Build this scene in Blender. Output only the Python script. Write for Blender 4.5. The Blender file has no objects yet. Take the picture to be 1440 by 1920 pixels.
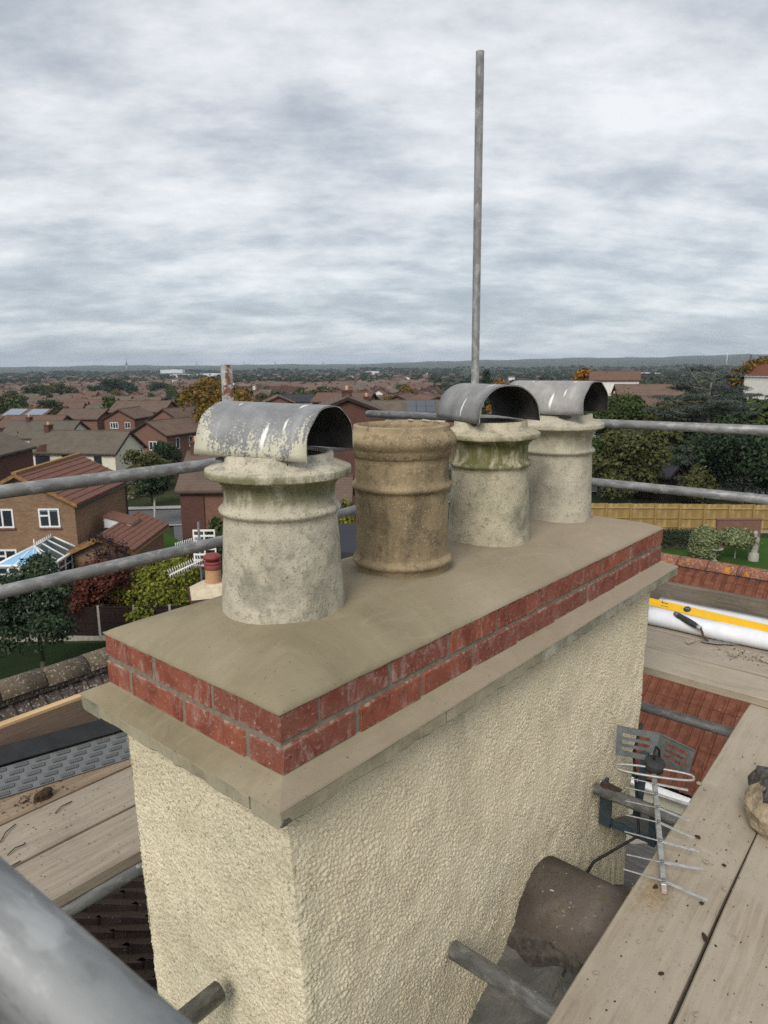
import bpy, math, random
import numpy as np
from mathutils import Vector, Matrix, Euler

rng = np.random.default_rng(7)
random.seed(7)
R = math.radians
scn = bpy.context.scene
COL = scn.collection

# ------------------------------------------------------------------ camera
CAM = np.array([-0.818, -0.981, 0.654])          # eye, on the scaffold lift just in front of the stack
YAW, PITCH, ROLL, FPX = R(40.965), R(-11.748), R(-0.545), 1340.0
_f = np.array([math.cos(PITCH) * math.cos(YAW), math.cos(PITCH) * math.sin(YAW), math.sin(PITCH)])
_r0 = np.array([math.sin(YAW), -math.cos(YAW), 0.0])
_u0 = np.cross(_r0, _f)
_r = _r0 * math.cos(ROLL) + _u0 * math.sin(ROLL)
_u = np.cross(_r, _f)
FH = np.array([math.cos(YAW), math.sin(YAW)])     # level forward direction
RH = _r0[:2]                                      # level rightward direction
TH = YAW - math.pi / 2                            # yaw of a thing squared up to the view
cam_d = bpy.data.cameras.new('Camera')
cam = bpy.data.objects.new('Camera', cam_d)
COL.objects.link(cam)
cam_d.sensor_fit = 'VERTICAL'
cam_d.sensor_height = 36.0
cam_d.lens = FPX / 1920.0 * 36.0
cam_d.clip_start = 0.02
cam_d.clip_end = 40000.0
cam.matrix_world = Matrix(((_r[0], _u[0], -_f[0], CAM[0]), (_r[1], _u[1], -_f[1], CAM[1]),
                           (_r[2], _u[2], -_f[2], CAM[2]), (0, 0, 0, 1)))
cam_d.dof.use_dof = True
cam_d.dof.focus_distance = 1.75
cam_d.dof.aperture_fstop = 12.0
scn.camera = cam

# ------------------------------------------------------------------ sky, sun, exposure
SUN_DIR = Vector((-0.74, -0.26, 0.64)).normalized()          # towards the sun
w = bpy.data.worlds.new('World')
scn.world = w
w.use_nodes = True
wn = w.node_tree.nodes
wl = w.node_tree.links
wn.clear()
def wnode(t, **k):
    n = wn.new(t)
    for a, b in k.items():
        setattr(n, a, b)
    return n
def wmath(op, a, b=None, clamp=False):
    n = wnode('ShaderNodeMath', operation=op, use_clamp=clamp)
    for i, s in enumerate((a, b)):
        if s is None:
            continue
        if isinstance(s, (int, float)):
            n.inputs[i].default_value = s
        else:
            wl.new(s, n.inputs[i])
    return n.outputs[0]
sky = wnode('ShaderNodeTexSky', sky_type='NISHITA', sun_disc=False)
sky.sun_elevation = math.asin(SUN_DIR.z)
sky.sun_rotation = math.atan2(SUN_DIR.x, SUN_DIR.y)
sky.air_density = 1.0; sky.dust_density = 1.5
gen = wnode('ShaderNodeTexCoord')
sep = wnode('ShaderNodeSeparateXYZ')
wl.new(gen.outputs['Generated'], sep.inputs[0])
zc = wmath('MAXIMUM', sep.outputs[2], 0.0)
den = wmath('ADD', zc, 0.27)
cx = wmath('DIVIDE', sep.outputs[0], den)
cy = wmath('DIVIDE', sep.outputs[1], den)
comb = wnode('ShaderNodeCombineXYZ')
wl.new(cx, comb.inputs[0]); wl.new(cy, comb.inputs[1])
def wnoise(scale, detail, rough, dist, off):
    mp = wnode('ShaderNodeMapping', vector_type='TEXTURE')
    wl.new(comb.outputs[0], mp.inputs[0])
    mp.inputs['Location'].default_value = off
    mp.inputs['Rotation'].default_value = (0, 0, YAW + 0.06)
    mp.inputs['Scale'].default_value = (1.0, 1.75, 1.0)
    n = wnode('ShaderNodeTexNoise')
    n.inputs['Scale'].default_value = scale
    n.inputs['Detail'].default_value = detail
    n.inputs['Roughness'].default_value = rough
    n.inputs['Distortion'].default_value = dist
    wl.new(mp.outputs[0], n.inputs['Vector'])
    return n.outputs['Fac']
n1 = wnoise(2.2, 9.0, 0.55, 0.0, (3.1, 8.4, 0.0))
n2 = wnoise(7.0, 9.0, 0.60, 0.0, (1.0, 4.0, 2.0))
n3 = wnoise(0.6, 3.0, 0.5, 0.0, (9.0, 2.0, 5.0))
cl = wmath('ADD', wmath('ADD', wmath('MULTIPLY', n1, 0.50), wmath('MULTIPLY', n2, 0.36)), wmath('MULTIPLY', n3, 0.14))
ramp = wnode('ShaderNodeValToRGB')
e = ramp.color_ramp.elements
e[0].position = 0.385; e[0].color = (0.245, 0.270, 0.302, 1)
e[1].position = 0.615; e[1].color = (0.555, 0.56, 0.565, 1)
for p, c in ((0.45, (0.31, 0.332, 0.36)), (0.49, (0.37, 0.389, 0.412)), (0.54, (0.455, 0.467, 0.48))):
    k = ramp.color_ramp.elements.new(p); k.color = (*c, 1)
wl.new(cl, ramp.inputs[0])
# thinner, bluer layer low over the horizon
hz = wnode('ShaderNodeMapRange', interpolation_type='SMOOTHSTEP')
wl.new(sep.outputs[2], hz.inputs[0])
hz.inputs[1].default_value = 0.0; hz.inputs[2].default_value = 0.20
hz.inputs[3].default_value = 0.55; hz.inputs[4].default_value = 0.0
mixh = wnode('ShaderNodeMixRGB', blend_type='MULTIPLY')
wl.new(hz.outputs[0], mixh.inputs[0]); wl.new(ramp.outputs[0], mixh.inputs[1])
mixh.inputs[2].default_value = (0.93, 1.02, 1.08, 1)
skys = wnode('ShaderNodeMixRGB', blend_type='MULTIPLY')
skys.inputs[0].default_value = 1.0
wl.new(sky.outputs[0], skys.inputs[1]); skys.inputs[2].default_value = (0.10, 0.10, 0.10, 1)
cov = wnode('ShaderNodeMixRGB', blend_type='MIX')
cov.inputs[0].default_value = 0.90
wl.new(skys.outputs[0], cov.inputs[1]); wl.new(mixh.outputs[0], cov.inputs[2])
bg = wnode('ShaderNodeBackground')
bg.inputs[1].default_value = 1.0
wl.new(cov.outputs[0], bg.inputs[0])
wo = wnode('ShaderNodeOutputWorld')
wl.new(bg.outputs[0], wo.inputs[0])
sd = bpy.data.lights.new('Sun', 'SUN')
sd.energy = 1.45
sd.angle = R(26)
sd.color = (1.0, 0.95, 0.87)
sun = bpy.data.objects.new('Sun', sd)
sun.rotation_euler = SUN_DIR.to_track_quat('Z', 'Y').to_euler()
COL.objects.link(sun)
scn.view_settings.view_transform = 'Standard'
scn.view_settings.look = 'None'
scn.view_settings.gamma = 1.0
scn.view_settings.exposure = 0.78
scn.view_settings.use_curve_mapping = False
scn.render.film_transparent = False
scn.cycles.max_bounces = 5
scn.cycles.diffuse_bounces = 3
scn.cycles.glossy_bounces = 2
scn.cycles.transmission_bounces = 2
scn.cycles.volume_bounces = 0
scn.cycles.use_denoising = False

# ------------------------------------------------------------------ helpers
def PV(px, py, v):
    """the point v metres ahead (level distance) on the sight line through a photo pixel"""
    d = _f + _r * (px - 720) / FPX - _u * (py - 960) / FPX
    return CAM + d * (v / float(d[:2] @ FH))
def UV(u, v, z=0.0):
    p = CAM[:2] + RH * u + FH * v
    return np.array([p[0], p[1], z])
LEFT = ([0, 20, 35, 45, 70, 100, 200, 400, 1000, 3000, 6000], [-10.0, -11.6, -13.0, -13.6, -14.2, -15.5, -19.0, -23.5, -29, -33, -33])
RIGHT = ([0, 46, 60, 100, 200, 400, 1000, 3000, 6000], [-10.0, -10.3, -11.0, -13.2, -18.0, -23.5, -29, -33, -33])
def sstep(a, b, x):
    t = np.clip((x - a) / (b - a), 0, 1)
    return t * t * (3 - 2 * t)
def ground(x, y):
    dx, dy = np.asarray(x) - CAM[0], np.asarray(y) - CAM[1]
    u = dx * RH[0] + dy * RH[1]; v = dx * FH[0] + dy * FH[1]
    d = np.hypot(u, v); a = np.degrees(np.arctan2(u, v))
    t = sstep(-8, 14, a)
    z = np.interp(d, *LEFT) * (1 - t) + np.interp(d, *RIGHT) * t
    aa = np.interp(a, [-180, -40, -28, -10, 0, 4, 8, 12, 20, 28, 40, 180], [20, 20, 38, 30, 34, 44, 62, 62, 72, 82, 82, 20])
    wob = np.sin(a * .55) * 5 + np.sin(a * 1.7 + 1) * 3 + np.sin(a * 4.1) * 1.2
    hill = (aa + wob) * sstep(3800, 7600, d)
    hill += (9 + 3 * np.sin(a * .8 + 2)) * np.exp(-((d - 2700) / 500.0) ** 2)
    return z + hill
def link(o, parent=None, **k):
    COL.objects.link(o)
    if parent is not None:
        o.parent = parent
    for a, b in k.items():
        o[a] = b
    return o
def empty(name, loc=(0, 0, 0), rz=0.0, label=None, cat=None, group=None):
    o = bpy.data.objects.new(name, None)
    o.location = loc; o.rotation_euler = (0, 0, rz)
    o.empty_display_size = 0.1
    COL.objects.link(o)
    if label: o['label'] = label
    if cat: o['category'] = cat
    if group: o['group'] = group
    return o
def mesh_np(name, V, F, mats, fm=None, smooth=False):
    """mesh from arrays; F is (n,k) array or list of tuples"""
    me = bpy.data.meshes.new(name)
    if isinstance(F, np.ndarray):
        V = np.ascontiguousarray(V, dtype=np.float32); n, k = F.shape
        me.vertices.add(len(V)); me.vertices.foreach_set('co', V.ravel())
        me.loops.add(n * k); me.loops.foreach_set('vertex_index', np.ascontiguousarray(F, dtype=np.int32).ravel())
        me.polygons.add(n)
        me.polygons.foreach_set('loop_start', np.arange(0, n * k, k, dtype=np.int32))
        me.update(calc_edges=True)
    else:
        me.from_pydata([tuple(map(float, v)) for v in V], [], F)
    for m in (mats if isinstance(mats, (list, tuple)) else [mats]):
        me.materials.append(m)
    if fm is not None:
        me.polygons.foreach_set('material_index', np.asarray(fm, dtype=np.int32))
    if smooth:
        me.polygons.foreach_set('use_smooth', np.ones(len(me.polygons), dtype=bool))
    me.update()
    return me
def obj(name, me, parent=None, loc=None, rot=None, label=None, cat=None, group=None, kind=None):
    o = bpy.data.objects.new(name, me)
    COL.objects.link(o)
    if parent is not None: o.parent = parent
    if loc is not None: o.location = loc
    if rot is not None: o.rotation_euler = rot
    for k, v in (('label', label), ('category', cat), ('group', group), ('kind', kind)):
        if v: o[k] = v
    return o
class MB:
    """collects simple shapes into one mesh"""
    def __init__(s): s.v = []; s.f = []; s.m = []; s.sm = []
    def add(s, V, F, m=0, smooth=False):
        b = len(s.v)
        s.v += [tuple(map(float, p)) for p in V]
        s.f += [tuple(i + b for i in q) for q in F]
        s.m += [m] * len(F); s.sm += [smooth] * len(F)
        return s
    def box(s, c, d, rot=None, m=0):
        c = Vector(c); h = Vector(d) / 2
        M = (rot if isinstance(rot, Matrix) else Euler(rot).to_matrix()) if rot is not None else None
        V = []
        for x in (-1, 1):
            for y in (-1, 1):
                for z in (-1, 1):
                    p = Vector((x * h.x, y * h.y, z * h.z))
                    V.append(c + (M @ p if M else p))
        return s.add(V, [(0, 1, 3, 2), (4, 6, 7, 5), (0, 4, 5, 1), (2, 3, 7, 6), (0, 2, 6, 4), (1, 5, 7, 3)], m)
    def b2(s, a, b, m=0):
        return s.box([(p + q) / 2 for p, q in zip(a, b)], [abs(q - p) for p, q in zip(a, b)], None, m)
    def cbox(s, c, d, b, rot=None, m=0):
        """box with chamfered edges"""
        c = Vector(c); h = Vector(d) / 2
        M = (rot if isinstance(rot, Matrix) else Euler(rot).to_matrix()) if rot is not None else None
        V = []; idx = {}
        for x in (-1, 1):
            for y in (-1, 1):
                for z in (-1, 1):
                    for k in range(3):
                        p = [x * (h.x - b), y * (h.y - b), z * (h.z - b)]
                        p[k] = (x, y, z)[k] * h[k]
                        p = Vector(p)
                        idx[x, y, z, k] = len(V); V.append(c + (M @ p if M else p))
        F = []
        S = (-1, 1)
        for k in range(3):
            i, j = (k + 1) % 3, (k + 2) % 3
            for sg in S:
                q = []
                for a, e in ((-1, -1), (1, -1), (1, 1), (-1, 1)):
                    t = [0, 0, 0]; t[k] = sg; t[i] = a; t[j] = e
                    q.append(idx[t[0], t[1], t[2], k])
                F.append(tuple(q if sg > 0 else q[::-1]))
            for a in S:
                for e in S:
                    q = []
                    for t_, kk in ((-1, i), (1, i), (1, j), (-1, j)):
                        t = [0, 0, 0]; t[k] = t_; t[i] = a; t[j] = e
                        q.append(idx[t[0], t[1], t[2], kk])
                    F.append(tuple(q if a * e > 0 else q[::-1]))
        for x in S:
            for y in S:
                for z in S:
                    q = [idx[x, y, z, k] for k in range(3)]
                    F.append(tuple(q if x * y * z > 0 else q[::-1]))
        return s.add(V, F, m)
    def tube(s, p0, p1, r, n=12, m=0, r1=None, caps=True, smooth=True):
        p0, p1 = Vector(p0), Vector(p1); r1 = r if r1 is None else r1
        a = (p1 - p0).normalized()
        t = a.orthogonal().normalized(); q = a.cross(t)
        V = []
        for p, rr in ((p0, r), (p1, r1)):
            for i in range(n):
                g = 2 * math.pi * i / n
                V.append(p + t * math.cos(g) * rr + q * math.sin(g) * rr)
        s.add(V, [(i, (i + 1) % n, n + (i + 1) % n, n + i) for i in range(n)], m, smooth)
        if caps:
            b = len(s.v) - 2 * n
            s.f += [tuple(b + i for i in range(n))[::-1], tuple(b + n + i for i in range(n))]
            s.m += [m, m]; s.sm += [False, False]
        return s
    def path(s, pts, r, n=8, m=0):
        pts = [Vector(p) for p in pts]
        V = []; N = len(pts); ref = None
        for i, p in enumerate(pts):
            a = (pts[min(i + 1, N - 1)] - pts[max(i - 1, 0)]).normalized()
            t = a.orthogonal().normalized() if ref is None else (ref - a * ref.dot(a)).normalized()
            ref = t; q = a.cross(t)
            for k in range(n):
                g = 2 * math.pi * k / n
                V.append(p + t * math.cos(g) * r + q * math.sin(g) * r)
        F = [(i * n + k, i * n + (k + 1) % n, (i + 1) * n + (k + 1) % n, (i + 1) * n + k) for i in range(N - 1) for k in range(n)]
        F += [tuple(range(n))[::-1], tuple((N - 1) * n + k for k in range(n))]
        return s.add(V, F, m, True)
    def lathe(s, prof, n=48, m=0, c=(0, 0, 0), smooth=True):
        V = [(c[0] + r * math.cos(2 * math.pi * k / n), c[1] + r * math.sin(2 * math.pi * k / n), c[2] + z) for r, z in prof for k in range(n)]
        F = [(i * n + k, i * n + (k + 1) % n, (i + 1) * n + (k + 1) % n, (i + 1) * n + k) for i in range(len(prof) - 1) for k in range(n)]
        return s.add(V, F, m, smooth)
    def poly(s, P, m=0): return s.add(P, [tuple(range(len(P)))], m)
    def prism(s, P, d, m=0):
        """polygon P extruded by vector d"""
        n = len(P); P = [Vector(p) for p in P]; d = Vector(d)
        return s.add(P + [p + d for p in P], [tuple(range(n))[::-1], tuple(range(n, 2 * n))] + [(i, (i + 1) % n, n + (i + 1) % n, n + i) for i in range(n)], m)
    def mesh(s, name, mats):
        me = mesh_np(name, s.v, s.f, mats, s.m)
        me.polygons.foreach_set('use_smooth', np.array(s.sm, dtype=bool))
        return me
    def build(s, name, mats, parent=None, **k):
        return obj(name, s.mesh(name, mats), parent, **k)

# ------------------------------------------------------------------ procedural materials
def C(r, g, b): 
    f = lambda c: (c / 255 / 12.92) if c / 255 <= 0.04045 else ((c / 255 + 0.055) / 1.055) ** 2.4
    return (f(r), f(g), f(b))
class NT:
    def __init__(s, name, rough=0.85, metal=0.0, spec=0.3):
        s.mat = bpy.data.materials.new(name); s.mat.use_nodes = True
        s.nt = s.mat.node_tree; s.n = s.nt.nodes
        s.bs = s.n['Principled BSDF']
        s.bs.inputs['Roughness'].default_value = rough
        s.bs.inputs['Metallic'].default_value = metal
        s.bs.inputs['Specular IOR Level'].default_value = spec
        s._tc = None
    def L(s, a, b): s.nt.links.new(a, b)
    def put(s, sock, v):
        if isinstance(v, (int, float)): sock.default_value = (v, v, v, 1) if sock.type == 'RGBA' else v
        elif isinstance(v, (tuple, list)): sock.default_value = (*v, 1) if len(v) == 3 and sock.type == 'RGBA' else v
        else: s.L(v, sock)
    def tc(s, k='Object'):
        if s._tc is None: s._tc = s.n.new('ShaderNodeTexCoord')
        return s._tc.outputs[k]
    def rand(s):
        return s.n.new('ShaderNodeObjectInfo').outputs['Random']
    def attr(s, name):
        a = s.n.new('ShaderNodeAttribute'); a.attribute_name = name
        return a.outputs['Fac']
    def geo_random(s):
        return s.n.new('ShaderNodeNewGeometry').outputs['Random Per Island']
    def map(s, vec=None, scale=(1, 1, 1), loc=(0, 0, 0), rot=(0, 0, 0), shift=None):
        m = s.n.new('ShaderNodeMapping')
        s.L(vec if vec is not None else s.tc(), m.inputs[0])
        m.inputs['Scale'].default_value = scale; m.inputs['Rotation'].default_value = rot
        if shift is not None:
            v = s.n.new('ShaderNodeVectorMath'); v.operation = 'SCALE'
            v.inputs[0].default_value = (37.0, 53.0, 71.0)
            s.L(shift, v.inputs['Scale']); s.L(v.outputs[0], m.inputs['Location'])
        else:
            m.inputs['Location'].default_value = loc
        return m.outputs[0]
    def noise(s, scale=5, detail=4, rough=0.55, vec=None, dist=0.0):
        n = s.n.new('ShaderNodeTexNoise')
        s.L(vec if vec is not None else s.tc(), n.inputs['Vector'])
        n.inputs['Scale'].default_value = scale; n.inputs['Detail'].default_value = detail
        n.inputs['Roughness'].default_value = rough; n.inputs['Distortion'].default_value = dist
        return n.outputs['Fac']
    def voro(s, scale=5, vec=None, feature='F1', out='Distance', rnd=1.0):
        n = s.n.new('ShaderNodeTexVoronoi'); n.feature = feature
        s.L(vec if vec is not None else s.tc(), n.inputs['Vector'])
        n.inputs['Scale'].default_value = scale; n.inputs['Randomness'].default_value = rnd
        return n.outputs[out]
    def ramp(s, fac, stops, interp='LINEAR'):
        n = s.n.new('ShaderNodeValToRGB'); cr = n.color_ramp; cr.interpolation = interp
        while len(cr.elements) < len(stops): cr.elements.new(0.5)
        for el, (p, c) in zip(cr.elements, stops):
            el.position = p; el.color = (*c, 1) if isinstance(c, tuple) else (c, c, c, 1)
        s.L(fac, n.inputs[0])
        return n.outputs[0]
    def step(s, fac, a, b):
        n = s.n.new('ShaderNodeMapRange'); n.interpolation_type = 'SMOOTHSTEP'
        s.L(fac, n.inputs[0])
        lo, hi, x, y = (a, b, 0.0, 1.0) if a < b else (b, a, 1.0, 0.0)
        n.inputs[1].default_value = lo; n.inputs[2].default_value = hi; n.inputs[3].default_value = x; n.inputs[4].default_value = y
        return n.outputs[0]
    def mix(s, fac, a, b, mode='MIX'):
        n = s.n.new('ShaderNodeMixRGB'); n.blend_type = mode
        s.put(n.inputs[0], fac); s.put(n.inputs[1], a); s.put(n.inputs[2], b)
        return n.outputs[0]
    def math(s, op, a, b=0.0, clamp=False):
        n = s.n.new('ShaderNodeMath'); n.operation = op; n.use_clamp = clamp
        s.put(n.inputs[0], a); s.put(n.inputs[1], b)
        return n.outputs[0]
    def xyz(s, vec=None):
        n = s.n.new('ShaderNodeSeparateXYZ'); s.L(vec if vec is not None else s.tc(), n.inputs[0])
        return n.outputs
    def bump(s, h, strength=0.5, dist=0.01):
        n = s.n.new('ShaderNodeBump'); n.inputs['Strength'].default_value = strength; n.inputs['Distance'].default_value = dist
        s.L(h, n.inputs['Height'])
        if s.bs.inputs['Normal'].is_linked:
            s.L(s.bs.inputs['Normal'].links[0].from_socket, n.inputs['Normal'])
        s.L(n.outputs[0], s.bs.inputs['Normal'])
    def col(s, v): s.put(s.bs.inputs['Base Color'], v); return s
    def rough(s, v): s.put(s.bs.inputs['Roughness'], v); return s
M = {}
def plain(name, c, rough=0.8, metal=0.0, var=0.15, scale=8.0, bump=0.0, spec=0.3):
    t = NT(name, rough, metal, spec)
    n = t.noise(scale, 5, 0.6)
    lo = tuple(x * (1 - var) for x in c); hi = tuple(min(1, x * (1 + var)) for x in c)
    t.col(t.ramp(n, [(0.3, lo), (0.7, hi)]))
    if bump: t.bump(t.noise(scale * 6, 4, 0.6), 0.4, bump)
    M[name] = t.mat
    return t.mat

# cream roughcast
t = NT('roughcast', 0.92, spec=0.12)
n = t.noise(7, 5, 0.6); f = t.noise(125, 5, 0.72); f2 = t.noise(330, 3, 0.7)
c = t.ramp(n, [(0.28, (0.64, 0.56, 0.395)), (0.5, (0.77, 0.69, 0.50)), (0.75, (0.84, 0.765, 0.575))])
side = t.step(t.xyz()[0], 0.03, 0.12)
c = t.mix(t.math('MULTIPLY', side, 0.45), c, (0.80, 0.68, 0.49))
grit = t.math('MULTIPLY', t.step(f, 0.55, 0.625), t.math('SUBTRACT', 0.75, t.math('MULTIPLY', side, 0.55)))  # dark specks: part dirt, part painted shade of the gaps between grains
c = t.mix(grit, c, (0.235, 0.20, 0.13))
c = t.mix(t.math('MULTIPLY', t.step(f2, 0.56, 0.68), 0.5), c, (0.30, 0.26, 0.175))
c = t.mix(t.math('MULTIPLY', t.step(t.noise(1.6, 4, 0.6), 0.52, 0.72), 0.30), c, (0.42, 0.37, 0.27))
runs = t.noise(9, 4, 0.6, t.map(scale=(1, 1, 0.12)))
c = t.mix(t.math('MULTIPLY', t.step(runs, 0.58, 0.74), 0.22), c, (0.30, 0.27, 0.19))
t.col(c); t.bump(f2, 0.7, 0.0035); t.bump(f, 0.5, 0.005)
M['roughcast'] = t.mat
# fresh sand and cement
t = NT('fresh_mortar', 0.9, spec=0.12)
a = t.noise(2.1, 5, 0.62, dist=0.6); b = t.noise(9, 6, 0.6); g = t.noise(350, 3, 0.6)
c = t.ramp(a, [(0.30, (0.196, 0.163, 0.103)), (0.46, (0.263, 0.222, 0.145)), (0.60, (0.305, 0.259, 0.177)), (0.78, (0.360, 0.308, 0.226))])
x = t.xyz()[0]
c = t.mix(t.math('MULTIPLY', t.step(x, 0.2, 1.8), 0.6), c, (0.33, 0.265, 0.205))
c = t.mix(t.math('MULTIPLY', t.step(t.xyz()[1], -0.006, -0.018), 0.45), c, (0.290, 0.232, 0.178))
sw = t.noise(6, 4, 0.55, t.map(scale=(1, 3.0, 1), rot=(0, 0, 0.5)), 1.2)
c = t.mix(t.math('MULTIPLY', t.step(sw, 0.5, 0.74), 0.20), c, (0.42, 0.37, 0.26))
c = t.mix(t.math('MULTIPLY', t.step(b, 0.52, 0.75), 0.3), c, (0.22, 0.185, 0.12))
c = t.mix(t.math('MULTIPLY', t.step(g, 0.62, 0.72), 0.25), c, (0.16, 0.13, 0.09))
pit = t.noise(120, 2, 0.5); c = t.mix(t.math('MULTIPLY', t.step(pit, 0.70, 0.74), 0.8), c, (0.10, 0.08, 0.05))
t.col(c); t.rough(t.ramp(a, [(0.3, 0.8), (0.7, 0.93)]))
t.bump(t.noise(22, 5, 0.6, t.map(scale=(1, 4.0, 1), rot=(0, 0, 0.4)), 1.0), 0.35, 0.004); t.bump(t.noise(14, 5, 0.6, t.map(scale=(3.5, 1, 1), rot=(0, 0, -0.3)), 1.0), 0.25, 0.004); t.bump(g, 0.2, 0.0015)
M['fresh_mortar'] = t.mat
plain('joint_mortar', (0.225, 0.192, 0.148), 0.9, var=0.25, scale=60, bump=0.002)
# old concrete slabs of the oversailing course
t = NT('old_concrete', 0.9)
a = t.noise(14, 6, 0.62); b = t.noise(90, 4, 0.65)
c = t.ramp(a, [(0.3, (0.17, 0.155, 0.12)), (0.5, (0.32, 0.30, 0.235)), (0.68, (0.43, 0.41, 0.33))])
c = t.mix(t.step(b, 0.60, 0.70), c, (0.10, 0.10, 0.075))
c = t.mix(t.math('MULTIPLY', t.step(t.noise(5, 3), 0.5, 0.65), 0.35), c, (0.17, 0.19, 0.09))
t.col(c); t.bump(b, 0.6, 0.004)
M['old_concrete'] = t.mat
t = NT('smeared_concrete', 0.88)
a = t.noise(8, 6, 0.62); b = t.noise(90, 4, 0.65)
c = t.ramp(a, [(0.3, (0.22, 0.19, 0.125)), (0.5, (0.33, 0.29, 0.20)), (0.7, (0.42, 0.38, 0.28))])
c = t.mix(t.math('MULTIPLY', t.step(b, 0.60, 0.70), 0.5), c, (0.13, 0.115, 0.08))
t.col(c); t.bump(b, 0.4, 0.003); M['smeared_concrete'] = t.mat
plain('dark_concrete', (0.12, 0.115, 0.09), 0.95, var=0.5, scale=90, bump=0.004)
# red brick with lime bloom
t = NT('red_brick', 0.9, spec=0.25)
rd = t.rand(); v = t.map(shift=rd)
a = t.noise(18, 5, 0.6, v); s1 = t.noise(26, 6, 0.7, t.map(t.map(shift=rd), scale=(1, 1, 0.45)), 0.8); s2 = t.noise(120, 4, 0.7, v)
base = t.mix(rd, (0.305, 0.092, 0.054), (0.225, 0.082, 0.060))
c = t.mix(t.step(a, 0.42, 0.68), base, (0.195, 0.054, 0.036))
big = t.noise(7, 3, 0.5, v)
bl = t.math('MULTIPLY', t.step(s1, 0.50, 0.66), t.step(big, 0.36, 0.62))
c = t.mix(t.math('MULTIPLY', bl, 0.55), c, (0.46, 0.34, 0.30))
s3 = t.noise(60, 6, 0.75, v, 0.5)
c = t.mix(t.math('MULTIPLY', t.step(s3, 0.56, 0.64), 0.42), c, (0.42, 0.30, 0.25))
c = t.mix(t.math('MULTIPLY', t.step(s2, 0.62, 0.69), 0.7), c, (0.50, 0.40, 0.34))
c = t.mix(t.math('MULTIPLY', t.step(t.noise(85, 3, 0.7, v), 0.64, 0.70), 0.7), c, (0.09, 0.02, 0.016))
oz = t.xyz()
sm = t.math('MULTIPLY', t.step(t.math('ABSOLUTE', oz[2]), 0.018, 0.032), t.step(t.noise(40, 5, 0.7, v), 0.50, 0.62))
c = t.mix(t.math('MULTIPLY', sm, 0.75), c, (0.40, 0.33, 0.25))
t.col(c); t.bump(s2, 0.5, 0.002); t.bump(a, 0.5, 0.004); t.bump(s3, 0.4, 0.003)
M['red_brick'] = t.mat
# cream cement pots
def pot_mat(name, cols, speck, stain, zs, green):
    t = NT(name, 0.93, spec=0.2)
    z = t.xyz()[2]
    a = t.noise(8, 5, 0.6, dist=0.4); b = t.noise(170, 3, 0.7); g = t.noise(30, 5, 0.65)
    st = t.noise(12, 5, 0.65, t.map(scale=(1, 1, 0.22)))
    c = t.ramp(a, [(0.30, cols[0]), (0.48, cols[1]), (0.70, cols[2])])
    c = t.mix(t.math('MULTIPLY', t.step(g, 0.52, 0.66), 0.55), c, stain)
    pa_ = t.noise(5.5, 5, 0.7, t.map(scale=(1, 1, 0.7), loc=(3, 1, 2)), 0.8)
    c = t.mix(t.math('MULTIPLY', t.step(pa_, 0.53, 0.66), 0.55), c, stain)
    c = t.mix(t.math('MULTIPLY', t.step(b, 0.57, 0.66), 0.75), c, speck)
    c = t.mix(t.math('MULTIPLY', t.step(st, 0.55, 0.72), 0.45), c, stain)
    if green:
        zone = t.math('MULTIPLY', t.step(z, zs[0], zs[1]), t.step(z, zs[3], zs[2]))
        gm = t.math('MULTIPLY', zone, t.step(t.noise(16, 6, 0.72, t.map(scale=(1, 1, 0.5)), 0.5), 0.36, 0.56))
        c = t.mix(t.math('MULTIPLY', gm, green), c, (0.115, 0.115, 0.035))
    t.col(c); t.bump(b, 0.55, 0.0035); t.bump(g, 0.5, 0.005)
    M[name] = t.mat
pot_mat('cream_pot', ((0.30, 0.275, 0.205), (0.49, 0.445, 0.345), (0.61, 0.555, 0.435)), (0.13, 0.12, 0.095), (0.21, 0.20, 0.16), (0.25, 0.30, 0.34, 0.36), 0.75)
pot_mat('mossy_cream_pot', ((0.26, 0.245, 0.18), (0.46, 0.415, 0.30), (0.57, 0.505, 0.37)), (0.13, 0.125, 0.095), (0.19, 0.19, 0.135), (0.23, 0.28, 0.345, 0.385), 0.95)
pot_mat('grey_cream_pot', ((0.33, 0.30, 0.235), (0.47, 0.43, 0.335), (0.56, 0.51, 0.40)), (0.18, 0.17, 0.13), (0.28, 0.265, 0.21), (0.25, 0.30, 0.34, 0.36), 0.25)
pot_mat('buff_pot', ((0.165, 0.125, 0.076), (0.285, 0.215, 0.126), (0.375, 0.290, 0.175)), (0.46, 0.41, 0.33), (0.105, 0.082, 0.055), (0.25, 0.30, 0.34, 0.38), 0.0)
t = NT('rim_buff', 0.93)
plain('soot', (0.018, 0.017, 0.016), 0.95, var=0.3, scale=20)
plain('chipped_clay', (0.42, 0.34, 0.30), 0.9)
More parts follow.
